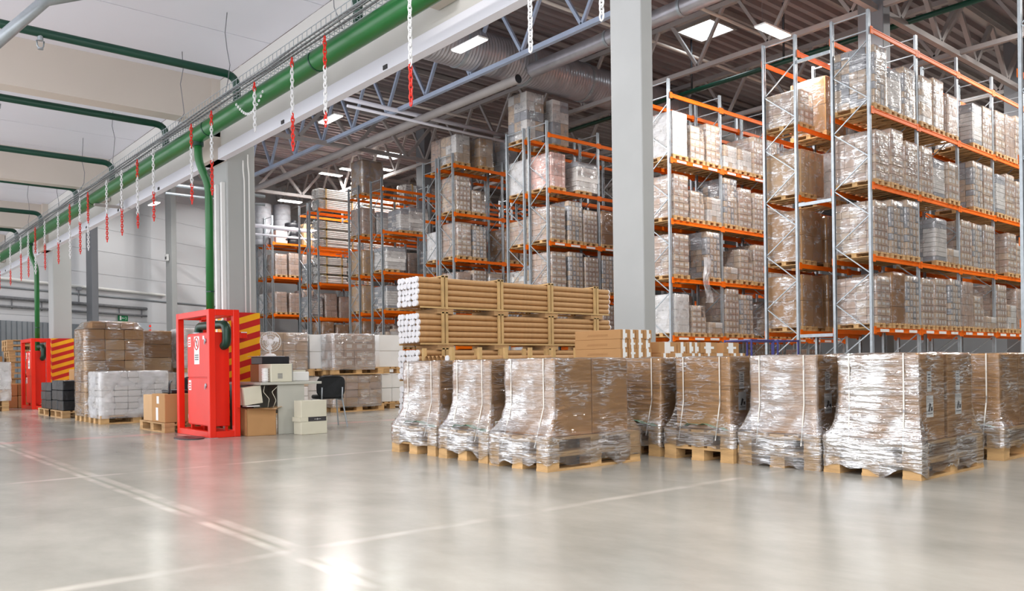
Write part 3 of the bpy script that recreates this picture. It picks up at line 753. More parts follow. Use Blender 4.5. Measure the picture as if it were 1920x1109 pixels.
# ------------------------------------------------------------------ pallet racks
X0 = 21.6; BAY = 2.8; LV = [1.75, 3.67, 5.6, 7.62, 9.75]
def post_mesh(h=10.3):
    mb = MB(); prof = [(0, 0), (.03, 0), (.035, .012), (.065, .012), (.07, 0), (.1, 0), (.1, .07), (.075, .07), (.075, .062), (.09, .062), (.09, .012), (.01, .012), (.01, .062), (.025, .062), (.025, .07), (0, .07)]
    n = len(prof)
    mb.v += [(x-.05, y, 0) for x, y in prof]+[(x-.05, y, h) for x, y in prof]
    for i in range(n): j = (i+1) % n; mb.face((i, j, n+j, n+i))
    mb.box(-.06, -.02, 0, .06, .09, .012)
    return mb.mesh('rack_post', M['galv'])
POST = post_mesh()
def bracing_mesh(d=1.1, h=10.3):
    mb = MB(); z = .15; k = 0
    mb.bar((0, .05, .15), (0, d-.05, .15), .03)
    while z+.78 < h-.55:
        a, b = ((.05, d-.05) if k % 2 == 0 else (d-.05, .05)); mb.bar((0, a, z), (0, b, z+.78), .028); z += .78; k += 1
    mb.bar((0, .05, h-.55), (0, d-.05, h-.55), .03); mb.bar((0, .05, h-.08), (0, d-.05, h-.08), .03)
    return mb.mesh('rack_bracing', M['galv'])
BRACE = bracing_mesh()
def beam_mesh():
    mb = MB(); mb.box(.05, -.025, -.06, BAY-.05, .02, .06); mb.box(.05, -.035, .035, BAY-.05, -.025, .06)
    for x in (.05, BAY-.055): mb.box(x-.06, -.03, -.1, x+.065, -.012, .1)
    return mb.mesh('rack_beam', M['orange'])
BEAM = beam_mesh()
mb = MB()
mb.box(0, -.04, -.045, .5, -.036, .03)
STICK = mb.mesh('shelf_label', M['paper'])
def rack(Y0, nb, label, levels=LV, stick=(), z_top=10.3):
    t = thing('pallet_rack', label, 'rack', (X0, Y0, 0))
    for b in range(nb+1):
        obj('rack_post', POST, t, (b*BAY, 0, 0)); o = obj('rack_post', POST, t, (b*BAY, 1.1, 0)); o.rotation_euler = (0, 0, PI)
        obj('rack_bracing', BRACE, t, (b*BAY, 0, 0))
    for b in range(nb):
        for i, z in enumerate(levels):
            f = obj('rack_beam', BEAM, t, (b*BAY, -.01, z)); g = obj('rack_beam', BEAM, t, ((b+1)*BAY, 1.11, z)); g.rotation_euler = (0, 0, PI)
            if z in stick:
                for k in range(3): obj('shelf_label', STICK, f, (.3+k*.85, 0, 0))
    return t
RK = {}
RK['S'] = rack(6.0, 1, 'cut-off rack whose one tall post stands at the right edge')
RK['R'] = rack(10.65, 6, 'rightmost full rack, facing the camera with four rows of wrapped loads', stick=(LV[0],))
RK['Q'] = rack(12.8, 4, 'rack right behind the rightmost one, tied to it by steel spacers')
RK['M'] = rack(17.4, 4, 'rack immediately right of the big grey column', stick=(LV[0], LV[3]))
RK['N'] = rack(18.65, 4, 'rack back to back behind the one right of the big column')
RK['A'] = rack(23.3, 4, 'rack immediately left of the big grey column, two bulky loads on top', stick=(LV[2],))
RK['B'] = rack(24.65, 4, 'rack back to back behind the one left of the big column')
RK['C'] = rack(29.4, 3, 'rack topped by three wrapped stacks, left of the tube bundles centre', )
RK['D'] = rack(30.65, 3, 'rack back to back behind the one topped by three wrapped stacks')
RK['E'] = rack(35.35, 4, 'rack with many bare orange beams above the tube bundles')
RK['F'] = rack(37.6, 4, 'rack with a brown bag load on top, behind the bare orange beams')
RK['G'] = rack(42.1, 3, 'rack filled with white tube packs, second from the far left')
RK['H'] = rack(43.4, 3, 'rack back to back behind the one filled with white tube packs')
RK['I'] = rack(48.1, 2, 'leftmost rack, topped with black rolls beside the column', levels=[4.2, 6.5, 8.6])
RK['J'] = rack(49.4, 2, 'rack back to back behind the leftmost one', levels=[4.2, 6.5, 8.6])
# steel spacers tying the two right racks together
for z in (9.5, 5.4, 1.66):
    mb = MB(); mb.bar((0, -1.02, z), (0, -.02, z), .05, .09); mb.build('row_spacer', M['galv'], RK['Q'])

# load prototypes, 0.8 wide (x) and 1.2 deep (y)
PAL8 = pallet_mb(alongx=False).mesh('rack_pallet', M['wood'])
FILMS = {}
def proto(name, label, h, nx, ny, nz, mats, patch=None, film='film_far', w=.8, d=1.2, ragged=0, seed=1, bulge=.0, jit=.006, inset=.02, gap=.012, dome=0, pallet=True, cat='pallet load'):
    rnd = random.Random(seed)
    t = thing(name, label, cat, (0, 0, -50))
    if pallet: obj('pallet', PAL8, t)
    z0 = .144 if pallet else 0
    mb = MB()
    carton_grid(mb, inset, inset, z0+.002, w-inset, d-inset, h, nx, ny, nz, gap, jit, range(len(mats)-1 if patch else len(mats)), (len(mats)-1, patch[0], patch[1]) if patch else None, ragged, rnd)
    mb.build('carton_stack', [M[m] for m in mats], t)
    if film:
        zt = h-(.14*h if ragged else 0)
        fm = film_mb((inset-.005, inset-.005, w-inset+.005, d-inset+.005), z0-.03, h+.004, n=36, mrows=10, amp=.010, seed=seed, off=.012, bulge=bulge, rnd=.05)
        if dome:
            for i, v in enumerate(fm.v):
                if v[2] > h-.2:
                    cx, cy = v[0]-w/2, v[1]-d/2; fm.v[i] = (v[0]-cx*.25*(v[2]-h+.2)/.2, v[1]-cy*.2*(v[2]-h+.2)/.2, v[2]+.0)
        fm.build('film_wrap', M[film], t)
    return t
P = {}
P['a'] = proto('wrapped_pallet_load', 'p', 1.62, 4, 5, 7, ['mauve', 'greige', 'packwhite'], (.55, .5), seed=1)
P['b'] = proto('wrapped_pallet_load', 'p', 1.55, 3, 4, 6, ['greige', 'mauve', 'packwhite'], (.7, .35), seed=2)
P['c'] = proto('wrapped_pallet_load', 'p', 1.45, 1, 4, 7, ['greige', 'packwhite'], None, seed=3, bulge=.02)
P['d'] = proto('wrapped_pallet_load', 'p', 1.2, 3, 4, 5, ['greige', 'mauve', 'packwhite'], (.6, .5), seed=4, ragged=.5)
P['e'] = proto('wrapped_pallet_load', 'p', 1.5, 2, 3, 4, ['mauve'], None, seed=5)
P['f'] = proto('wrapped_pallet_load', 'p', .95, 3, 4, 4, ['greige', 'packwhite'], None, seed=6, ragged=.4, bulge=.03)
P['g'] = proto('wrapped_pallet_load', 'p', 1.68, 4, 5, 8, ['greige', 'packgrey', 'packwhite'], (.45, .6), seed=8)
P['h'] = proto('wrapped_pallet_load', 'p', 1.5, 1, 1, 1, ['card2'], None, seed=9)
P['i'] = proto('wrapped_pallet_load', 'p', 1.35, 1, 3, 9, ['packgrey', 'packwhite'], None, seed=10, bulge=.02)
P['k'] = proto('wrapped_pallet_load', 'p', 1.6, 1, 2, 3, ['card3'], None, seed=11)
P['p'] = proto('wrapped_pallet_load', 'p', 1.55, 4, 4, 3, ['pink'], None, seed=12)
P['w'] = proto('wrapped_pallet_load', 'p', 1.5, 2, 3, 5, ['packwhite'], None, seed=13, film='film_white')
P['l'] = proto('wrapped_pallet_load', 'p', .55, 2, 3, 2, ['greige', 'packwhite'], None, seed=14, bulge=.03)
P['B'] = proto('wrapped_pallet_load', 'p', 1.5, 3, 1, 1, ['card2'], None, seed=15, w=1.25, d=1.2)
P['K'] = proto('wrapped_pallet_load', 'p', 1.7, 2, 1, 2, ['card3', 'card'], None, seed=16, w=1.2, d=1.2, ragged=0)
P['S'] = proto('wrapped_pallet_load', 'p', 1.3, 1, 1, 6, ['packgrey', 'packwhite'], None, seed=17, w=1.2, d=1.2, bulge=.03, jit=.03)
P['T'] = proto('wrapped_pallet_load', 'p', 2.0, 2, 3, 5, ['packwhite', 'packgrey', 'greige'], None, seed=18, w=.95, d=1.2)
P['U'] = proto('wrapped_pallet_load', 'p', 1.95, 2, 3, 4, ['greige', 'packwhite', 'packgrey'], None, seed=19, w=.95, d=1.2, dome=1)
DESC = {'a': 'tall mauve-grey pack stack', 'b': 'stack of small labelled packs', 'c': 'smooth pale layered load', 'd': 'ragged-topped pack stack', 'e': 'plain mauve carton stack', 'f': 'low uneven pack stack',
        'g': 'tallest grey pack stack', 'h': 'single large brown carton', 'i': 'silvery layered load', 'k': 'dark brown carton stack', 'p': 'pink wrapped load', 'w': 'milky white wrapped load', 'l': 'very low wrapped load',
        'B': 'broad beige wrapped block', 'K': 'broad brown carton pair', 'S': 'broad silver-grey slab stack', 'T': 'towering pale carton stack', 'U': 'domed tall wrapped stack'}
first = set()
def put(k, x, y, z, label, group=None):
    if k not in first:
        first.add(k); o = P[k]; o.location = (x, y, z); o['label'] = label
    else: o = dup(P[k], (x, y, z), label)
    if group: o['group'] = group
    o.rotation_euler = (0, 0, random.uniform(-.012, .012)); o.scale = (1, 1, random.uniform(.88, 1.06) if z < 9 else 1); return o
RN = {'R': 'rightmost full rack', 'Q': 'rack behind the rightmost', 'M': 'rack right of big column', 'N': 'back rack right of column', 'A': 'rack left of big column', 'B': 'back rack left of column',
      'C': 'rack with three-stack top', 'D': 'back of three-stack-top rack', 'E': 'bare orange-beam rack', 'F': 'rack with bag on top', 'G': 'tube pack rack', 'H': 'back of tube pack rack', 'I': 'leftmost rack', 'J': 'back of leftmost rack'}
RY = {k: RK[k].location.y for k in RK}
def fill(rk, level, z, seq, x0=X0):
    """seq: string, one load per 0.93 m slot; '.' leaves the slot empty; capitals are broad loads"""
    x = x0+.10; n = 0; slot = 0
    for ch in seq:
        b, q = divmod(slot, 3)
        x = x0+b*BAY+.10+q*.9
        if ch == '.': slot += 1; continue
        if ch in 'BKSTU':
            x = x0+b*BAY+.12+(0 if q == 0 else 1.42)
            slot = b*3+(1.5 if q == 0 else 3) if ch != 'T' and ch != 'U' else slot+1
            if isinstance(slot, float): slot = b*3+2 if q == 0 else b*3+3
        else: slot += 1
        n += 1
        put(ch, x+random.uniform(-.02, .03), RY[rk]-.06+random.uniform(-.02, .03), z+.062,
            '%s, %s from left, %s, %s' % (DESC[ch], ordn(n), level, RN[rk]), 'wrapped loads on the racks')
SH = ['lowest shelf', 'second shelf', 'third shelf', 'fourth shelf', 'top shelf']
def rows(rk, seqs, lv=LV, sh=SH):
    for i, s in enumerate(seqs):
        if s: fill(rk, sh[i], lv[i], s)
rows('R', ['bkg'+'aag'+'edl'+'afe'+'gab'+'dfa', 'agg'+'.il'+'aga'+'.bd'+'agc'+'bab', 'bba'+'aid'+'.gb'+'iba'+'gca'+'gab', 'gig'+'cae'+'.ia'+'bea'+'gab'+'gab'])
rows('Q', ['KKa', 'KK', 'Bw', 'dKw'])
rows('M', ['w'+'dl'+'ag'+'.'+'bde', 'b'+'.g'+'lda'+'fbd', 'b'+'df'+'gba'+'dbf', 'w'+'db'+'ffa'+'gdb'])
rows('N', ['wde.', 'bek', 'ebk', ''])
rows('A', ['gbda.b', 'bgag'+'ab', 'bgaK'[:3]+'kl'+'a', 'p'+'.S', ''])
rows('B', ['lda', 'fie', 'dek', 'wp', ''])
rows('C', ['fbb'+'ab', 'eac'+'kg', 'bg.'+'kb', 'ad.'+'', ''])
rows('D', ['fi', 'iS', 'wi', '', ''])
rows('E', ['fdb', 'i.e'+'d', 'S.i', '.iS', ''])
rows('F', ['kbe'+'be', 'h.ee', 'Bee', 'eie', ''])
rows('G', ['kkk'+'ee', '', '', '', ''])
rows('H', ['eee', 'iee', 'iee', '', ''])
rows('I', ['ee'+'ee', 'ee'+'ee'], [4.2, 6.5], ['lowest shelf', 'second shelf'])
rows('J', ['ww', 'ww'], [4.2, 6.5], ['lowest shelf', 'second shelf'])
for rk_, sq in (('N', 'abdabcgabdfa'), ('B', 'gabidabcgab'), ('I', 'bkab'), ('G', 'kSi'), ('E', 'fdbke'), ('C', 'bakab')): fill(rk_, 'ground level', -.06, sq)
put('T', X0+.1, RY['B']-.05, LV[4]+.06, 'towering wrapped stack on the very top of the rack left of the big column')
put('U', X0+1.5, RY['B']-.05, LV[4]+.06, 'domed wrapped stack on the very top, beside the towering one')
put('b', X0+.45, RY['D']-.05, LV[4]+.06, 'pale ragged wrapped stack, left of three on the rack top left of centre')
put('w', X0+.5, RY['C']+1.2, LV[4]+.06, 'milky wrapped stack behind the left one of the rack-top three')
mb = MB()
def yel(x, label, hh, m, seed):
    t = thing('wrapped_pallet_load', label, 'pallet load', (x, RY['C']-.05, LV[4]+.06)); obj('pallet', PAL8, t)
    q = MB(); carton_grid(q, .02, .02, .15, .78, 1.18, hh, 2, 3, 3, .012, .01, (0, 1), None, 0, random.Random(seed)); q.build('carton_stack', [M[m], M['greige']], t)
    film_mb((.015, .015, .785, 1.185), .12, hh+.01, n=36, mrows=10, amp=.012, seed=seed, off=.012).build('film_wrap', M['film_far'], t)
yel(X0+.12, 'wrapped stack with loose film, first of the rack-top three', 1.35, 'packwhite', 3)
yel(X0+1.45, 'yellowish wrapped stack, middle one of the rack-top three', 1.4, 'card2', 4)
yel(X0+2.95, 'striped wrapped stack, right one of the rack-top three', 1.6, 'packgrey', 5)
yel(X0+4.0, 'wrapped stack peeping up behind the right one of the rack-top three', 2.0, 'greige', 6)

# brown bag load on top of the rear rack
t = thing('bagged_load', 'tall shiny brown bagged load on top of the rack left of centre', 'pallet load', (X0+.15, RY['F']-.05, LV[4]+.06)); obj('pallet', PAL8, t)
q = MB(); q.bbox(.02, .02, .15, 1.3, 1.18, 1.85, .06); q.build('carton_block', M['card2'], t)
film_mb((.01, .01, 1.31, 1.19), .12, 1.87, n=40, mrows=14, amp=.03, seed=4, off=.015, rnd=.08).build('film_wrap', M['film_mid'], t)

# packs of white tubes in wooden frames
def tubepack(label, L, rows_, cols, r, at, protr=0):
    t = thing('tube_pack', label, 'tube pack', at); rnd = random.Random(int(at[1]*10+at[2]*7))
    mb = MB()
    for i in range(rows_):
        for j in range(cols):
            if rnd.random() < .04: continue
            o = rnd.uniform(-.08, .04); mb.cyl((o, r+j*2*r, .05+r+i*2*r), (L+o, r+j*2*r, .05+r+i*2*r), r*.97, 8, mc=0)
    mb.build('white_tubes', M['packwhite'], t)
    mb = MB(); W = cols*2*r; Hh = rows_*2*r
    for x in (.35, L-.4):
        mb.box(x, -.03, 0, x+.08, 0, Hh+.1); mb.box(x, W, 0, x+.08, W+.03, Hh+.1); mb.box(x, -.03, Hh+.05, x+.08, W+.03, Hh+.1); mb.box(x, -.03, 0, x+.08, W+.03, .05)
    mb.build('wooden_frame', M['batten'], t)
    fm = film_mb((-.1, 0, .34, W), .05, Hh+.06, n=24, mrows=6, amp=.02, seed=3, off=.01, rnd=.05); fm.build('film_wrap', M['film_far'], t)
    return t
def packs(rk, lv, z, n, x=X0+.15, L=2.4, rows_=4, cols=8, r=.05, tag_=''):
    for k in range(n):
        tubepack('white tube pack, %s in its stack%s, %s, %s' % (['lowest', 'second', 'third', 'fourth'][k], tag_, lv, RN[rk]), L, rows_, cols, r, (x, RY[rk]+.1, z+.062+k*(rows_*2*r+.11)))
packs('G', 'top shelf', LV[4], 2, rows_=5)
packs('G', 'fourth shelf', LV[3], 3, rows_=4)
packs('G', 'third shelf', LV[2], 3, rows_=4, L=1.7, tag_=' at left')
packs('G', 'third shelf', LV[2], 2, rows_=4, x=X0+2.0, L=1.5, tag_=' at right')
packs('G', 'second shelf', LV[1]-1.92, 1, rows_=3, x=X0+1.2, L=2.2, tag_=' at the front')
packs('G', 'top shelf', LV[4], 2, x=X0+2.95, L=2.5, tag_=', middle bay')
packs('G', 'fourth shelf', LV[3], 2, x=X0+2.95, L=2.5, tag_=', middle bay')
packs('F', 'top shelf', LV[4], 2, x=X0+2.95, L=2.5, tag_=', middle bay')
packs('F', 'fourth shelf', LV[3]+1.3-1.3, 1, x=X0+5.7, L=2.5, tag_=', right bay')
packs('E', 'third shelf', LV[2], 1, x=X0+5.7, L=2.4, tag_=', right bay')
packs('E', 'fourth shelf', LV[3], 1, x=X0+5.75, L=2.4, tag_=', right bay', rows_=3)
# things on top of the leftmost rack
def roll(x, y, z, r, h, mat, label, n=5, name='film_roll'):
    t = thing(name, label, 'roll', (x, y, z)); mb = MB(); pr = []
    for k in range(n): pr += [(r*.97, k*h/n+.005), (r, k*h/n+.03), (r, (k+1)*h/n-.03), (r*.97, (k+1)*h/n-.005)]
    mb.lathe([(0.01, 0)]+pr+[(r*.4, h), (0.01, h)], 20); mb.build('rolled_layers', M[mat], t)
    mb = MB(); mb.lathe([(r*.38, h), (r*.38, h+.03), (r*.2, h+.03), (r*.2, h)], 16); mb.build('core', M['card3'], t)
roll(X0+1.55, RY['I']+.5, 8.66, .48, 1.35, 'black', 'upright black roll on top of the leftmost rack')
roll(X0+.1, RY['J']+.4, 8.66, .55, 2.6, 'packgrey', 'silver ribbed roll nearest the column on the leftmost rack', 8)
roll(X0+1.5, RY['J']+.6, 8.66, .55, 2.7, 'packgrey', 'silver ribbed roll behind the black one', 8)
mb = MB(); mb.cyl((0, 0, 0), (.55, .1, .9), .17, 14); mb.cyl((.45, .1, .85), (.75, .2, 1.25), .2, 14)
tag(mb.build('black_tube', M['black'], None, (X0+.9, RY['I']+.2, 8.85)), 'black slanting roll leaning on the upright black roll', 'roll')
for x, w, h, m, lab in ((X0+.25, .75, .75, 'pink', 'pinkish carton on top of the leftmost rack'), (X0+2.1, .7, 1.35, 'card2', 'beige carton stack on top of the leftmost rack, right of the black roll'), ):
    mb = MB(); mb.bbox(0, 0, 0, w, .8, h, .01); tag(mb.build('carton', M[m], None, (x, RY['I']+.05, 8.662)), lab, 'carton')
# torn film hanging from the shelf right of the big column
mb = MB(); n = 8
for i in range(15):
    for j in range(n):
        u = j/(n-1); w = .42*(1-.35*math.sin(i/14*PI)) ; mb.v.append((u*w-w/2+.06*math.sin(i*.6), .06*math.sin(j*1.9+i*.35)-.02, -i*.11))
for i in range(14):
    for j in range(n-1): mb.face((i*n+j, (i+1)*n+j, (i+1)*n+j+1, i*n+j+1), 0, True)
tag(mb.build('torn_film', M['film_white'], None, (X0+1.7, 17.25, LV[1]+.85)), 'torn film hanging over the shelf edge right of the big column', 'plastic film')

# ------------------------------------------------------------------ wrapped loads in the foreground (two stacked pallets, big cartons, film)
def fg_load(label, x, y, boxes, film, rz=0, green=False, labels=False, straps=2, seed=1, film2=None, zt=.975, wood='wood', zb=.03):
    """boxes: (x0,y0,x1,y1) cartons in local coordinates on a pallet 1.2 (x) by .8 (y)"""
    t = thing('wrapped_pallet_load', label, 'pallet load', (x, y, 0), rz, 'film-wrapped loads in the front row')
    pallet_mb().build('pallet', M[wood], t); o = pallet_mb(ox=.0).build('pallet', M[wood], t, (.006, .004, .146))
    bx0 = min(b[0] for b in boxes); by0 = min(b[1] for b in boxes); bx1 = max(b[2] for b in boxes); by1 = max(b[3] for b in boxes)
    for b in boxes:
        mb = MB(); mb.bbox(b[0], b[1], .294, b[2], b[3], zt, .006); c = mb.build('carton', M['card'], t)
        # closing tape over the lid
        cy = (b[1]+b[3])/2
        q = MB(); q.box(b[0]+.01, cy-.025, zt, b[2]-.01, cy+.025, zt+.002); q.build('closing_tape', M['tape'], c)
        if labels:
            q = MB()
            cx = b[0]+(b[2]-b[0])*.42
            q.box(cx-.045, b[1]-.003, zt-.30, cx+.03, b[1]-.0005, zt-.14); q.box(cx-.06, b[1]-.003, zt-.50, cx+.06, b[1]-.0005, zt-.33)
            lb = q.build('paper_label', M['paper'], c)
            q = MB()
            for k in range(5): q.box(cx-.035, b[1]-.0045, zt-.17-k*.022, cx+.01+.004*(k % 2), b[1]-.0032, zt-.163-k*.022)
            # handling pictogram: carton with a corner arrow
            q.poly([(cx-.035, b[1]-.0045, zt-.45), (cx-.01, b[1]-.0045, zt-.46), (cx+.02, b[1]-.0045, zt-.40), (cx-.01, b[1]-.0045, zt-.385)])
            q.box(cx-.045, b[1]-.0045, zt-.475, cx+.045, b[1]-.0032, zt-.469); q.box(cx+.015, b[1]-.0045, zt-.45, cx+.045, b[1]-.0032, zt-.42)
            q.build('label_print', M['ink'], c)
    if straps:
        mb = MB(); w = .012
        for k in range(straps):
            yy = by0+(by1-by0)*((.16, .84) if straps == 2 else (.5,))[k]
            for a, b2 in (((bx0-.016, zt+.004), (bx0-.016, .55)), ((bx0-.016, .55), (-.012, .2)),):
                mb.quad((a[0], yy-w/2, a[1]), (a[0], yy+w/2, a[1]), (b2[0], yy+w/2, b2[1]), (b2[0], yy-w/2, b2[1]))
            mb.box(bx0-.016, yy-w/2, zt+.003, bx1+.01, yy+w/2, zt+.005)
        mb.build('strap', M['tape'], t)
    if green:
        mb = MB(); n = 10
        for i in range(n+1):
            for j in range(5):
                a = i/n; b = j/4; mb.v.append((-.0+.9*b, .1+.6*a, .296+.05*math.sin(a*PI)*(1-b)**2+.012*math.sin(i*2.1)*(1-b)))
        for i in range(n):
            for j in range(4): mb.face((i*5+j, (i+1)*5+j, (i+1)*5+j+1, i*5+j+1), 0, True)
        mb.build('green_sheet', M['greensheet'], t)
    f = film_mb((bx0, by0, bx1, by1), .3, zt+.006, foot=(0, 0, 1.2, .8), zf=.31, n=130, mrows=40, amp=.010, seed=seed, off=.012, rnd=.035, zbot=zb, skirt=.10)
    for i, fc in enumerate(f.f):       # whiter film paints the opening's reflection on its side; wrap film around the pallets
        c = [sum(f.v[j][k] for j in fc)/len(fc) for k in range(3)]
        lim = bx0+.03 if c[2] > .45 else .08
        if (c[0] < lim and film != 'film') or (c[2] < .33+.05*noise.noise(Vector((c[0]*6, c[1]*6, seed))) ): f.m[i] = 1 if (c[0] < lim and film == 'film_glare') else 2
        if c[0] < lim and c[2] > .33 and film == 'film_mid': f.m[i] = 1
    f.build('film_wrap', [M['film'], M['film_glare'] if film == 'film' else M[film], M['film_low']], t)
    return t
two = [(.10, .06, .57, .72), (.59, .06, 1.06, .72)]
fg_load('wrapped carton load at the left end of the front row, narrow in view', 4.86, 6.98, [(.10, .08, .56, .70), (.58, .08, 1.04, .70)], 'film_mid', .03, green=True, seed=1, zb=.10)
fg_load('second wrapped carton load from the left end of the front row, green sheet inside', 4.84, 6.10, [(.10, .09, .56, .68), (.58, .09, 1.04, .68)], 'film_mid', .0, green=True, seed=2, zb=.08)
fg_load('wrapped carton load with its long brown side showing, left of centre', 4.80, 5.23, [(.12, .05, .60, .70), (.61, .05, 1.08, .70)], 'film_mid', .0, seed=3, film2=1, zb=.05)
fg_load('set-back yellowish wrapped load just right of the long brown side', 6.40, 5.33, two, 'film', .0, green=True, seed=4, zb=.10)
fg_load('wrapped load with raw pallet ends and green sheet, centre right', 6.40, 4.47, [(.08, .09, .55, .71), (.57, .09, 1.03, .71)], 'film', .0, green=True, seed=5, labels=True, zb=.13)
fg_load('wrapped load second from the nearest, bluish film over its pallets', 6.44, 3.65, [(.06, .06, .53, .70), (.55, .06, 1.02, .70)], 'film_mid', .0, labels=True, seed=6, zb=.0)
fg_load('nearest wrapped load with glaring white film and two handling labels', 6.45, 2.82, [(.03, .03, .50, .68), (.56, .03, 1.04, .68)], 'film_glare', .0, labels=True, seed=7, zb=.05)
fg_load('wrapped load cut by the right edge of the picture', 8.22, 2.86, [(.10, .07, .57, .71), (.59, .07, 1.05, .71)], 'film', .0, green=True, seed=8, zb=.12)

# ------------------------------------------------------------------ cardboard tube bundles
TUBE_L = 4.5
mb = MB(); mb.cyl((0, 0, 0), (TUBE_L, 0, 0), .0475, 16, caps=False); TM = mb.mesh('cardboard_tube', M['tube'])
mb = MB(); mb.cyl((-.012, 0, 0), (.02, 0, 0), .0485, 16); CM = mb.mesh('tube_end_cap', M['cap'])
mb = MB(); mb.cyl((TUBE_L-.01, 0, 0), (TUBE_L+.012, 0, 0), .0485, 16); CM2 = mb.mesh('tube_end_cap', M['cap'])
def tube_bundle(x, y, z, label, nrow=5, ncol=6, L=TUBE_L):
    t = thing('tube_bundle', label, 'tube bundle', (x, y, z), 0, 'stacked cardboard tube bundles'); rnd = random.Random(int(z*100))
    mb = MB(); W = ncol*.1; Hh = nrow*.096
    for i in range(nrow):
        for j in range(ncol):
            o = rnd.uniform(-.02, .02)
            c = obj('cardboard_tube', TM, t, (o, .05+j*.1+rnd.uniform(-.002, .002), .05+i*.096)); obj('end_cap', CM, c); obj('end_cap', CM2, c)
    for k in range(4):
        xx = .44+k*1.195
        for dx in (0, .075): mb.box(xx+dx, -.03, -.035, xx+dx+.05, -.004, Hh+.04); mb.box(xx+dx, W+.004, -.035, xx+dx+.05, W+.03, Hh+.04)
        mb.box(xx-.01, -.03, Hh+.008, xx+.135, W+.03, Hh+.03)
    mb.box(.02, -.028, -.03, L-.05, -.008, -.002); mb.box(.02, W+.008, -.03, L-.05, W+.028, -.002)
    mb.build('wooden_batten', M['batten'], t)
    mb = MB()
    for k in range(4):
        xx = .36+k*1.195; mb.box(xx, -.02, -.115, xx+.32, W+.02, -.032)
    mb.build('crosspiece', M['oldwood'], t)
    return t
zb = .118
for i, lab in enumerate(('lowest bundle of the cardboard tube stack, hidden behind the front row', 'third tube bundle from the top, half hidden behind the front row', 'middle visible bundle of brown cardboard tubes with white end caps', 'topmost bundle of brown cardboard tubes with white end caps')):
    tube_bundle(7.5, 11.2, zb+.596*i, lab)
# lower tube crate in front of the stack
t = thing('tube_crate', 'low open wooden crate of tubes just before the tall tube stack', 'crate', (7.35, 10.1, 0))
mb = MB(); pallet_mb(mb, 0, 0, 0); pallet_mb(mb, 1.4, 0, 0); 
for k in range(6): mb.box(.0+k*.52, 0, .145, .06+k*.52, .05, 1.21); mb.box(.0+k*.52, .75, .145, .06+k*.52, .8, 1.21)
mb.build('wooden_frame', M['batten'], t)
for i in range(9):
    for j in range(6):
        c = obj('cardboard_tube', TM, t, (0, .12+j*.11, .2+i*.105)); c.scale = (.66, 1, 1); 
        if j == 0: d = obj('end_cap', CM, c)

# long flat cartons stacked with labelled ends
PALX = pallet_mb().mesh('pallet', M['oldwood'])
def pstack(x, y, n, what, rz=0):
    for k in range(n):
        o = obj('wooden_pallet', PALX, None, (x, y, k*.146), rz); tag(o, 'bare wooden pallet, %s in the pile %s' % (['lowest', 'second', 'third', 'fourth', 'fifth', 'sixth', 'seventh', 'eighth'][k], what), 'pallet')
def longbox(mbx, L, lab, w=.16, h=.135, seed=0):
    t = thing('flat_carton', lab, 'carton', mbx, 0, 'long cartons with labelled ends'); rnd = random.Random(seed)
    mb = MB(); mb.bbox(0, 0, 0, w, L, h, .004); mb.build('carton_body', M['card'], t)
    mb = MB(); mb.box(w*.3, -.002, .0, w*.62, .0, h-.002); mb.box(w*.5, -.004, h*.15, w*.82, -.002, h*.6) if rnd.random() < .8 else mb.box(w*.2, -.004, h*.4, w*.8, -.002, h*.62)
    mb.box(.3*w, 0, h-.001, .62*w, .12, h+.002); mb.build('end_label', M['paper'], t)
    mb = MB(); mb.box(-.002, .25, h*.35, 0, L*.72, h*.42); mb.box(-.002, .25, h*.5, 0, L*.7, h*.54); mb.build('side_print', M['card3'], t)
    return t
pstack(8.75, 8.05, 5, 'under the long labelled cartons')
for r in range(5):
    for c in range(4):
        longbox((8.80+c*.172+random.uniform(-.006, .006), 8.02+random.uniform(-.01, .01), .735+r*.137), .92, 'long brown carton, %s column from left, %s layer up, before the big column' % (ordn(c), ordn(r)), seed=r*7+c)
pstack(9.7, 8.05, 5, 'under the lower mixed cartons')
pstack(10.95, 8.05, 5, 'under the right end of the lower mixed cartons')
hx = 9.58; k = 0
for r in range(3):
    x = 9.72; c = 0
    while x < 12.0:
        w = random.choice((.17, .2, .34, .42, .5)); hh = .17
        if x+w > 12.1: break
        if r == 2 and (c in (5,)): x += w+.01; c += 1; continue
        longbox((x, 8.06+random.uniform(-.02, .03), .735+r*.172), .8, 'short brown carton, %s from left in the %s layer, right of the long cartons' % (ordn(c), ordn(r)), w=w, h=hh, seed=int(x*100))
        x += w+.012; c += 1
mb = MB(); mb.tube([(0, 0, 0), (.25, .02, .03), (.5, 0, .09), (.56, .0, .14)], .01, 5)
mb.build('x', M['tape']) if False else None

# blue tubular trolleys in the aisle
def trolley(x, y, label):
    t = thing('tubular_trolley', label, 'trolley', (x, y, 0)); mb = MB(); L, W, Hh = 1.0, .8, 1.52
    for a in (0, L):
        for b in (0, W): mb.cyl((a, b, .1), (a, b, Hh), .025, 8)
    for z in (.2, .85, Hh-.03):
        mb.cyl((0, 0, z), (L, 0, z), .022, 8); mb.cyl((0, W, z), (L, W, z), .022, 8); mb.cyl((0, 0, z), (0, W, z), .022, 8); mb.cyl((L, 0, z), (L, W, z), .022, 8)
    mb.build('tube_frame', M['blue'], t)
    mb = MB()
    for a in (.02, L-.02):
        for b in (.02, W-.02): mb.cyl((a, b-.015, .05), (a, b+.015, .05), .05, 12)
    mb.build('castor', M['black'], t)
    mb = MB(); mb.box(0, 0, .2, L, W, .23); mb.build('deck_board', M['oldwood'], t); return t
trolley(18.3, 12.2, 'dark blue tubular trolley, left of two in the aisle'); trolley(19.5, 12.2, 'dark blue tubular trolley, right of two in the aisle')

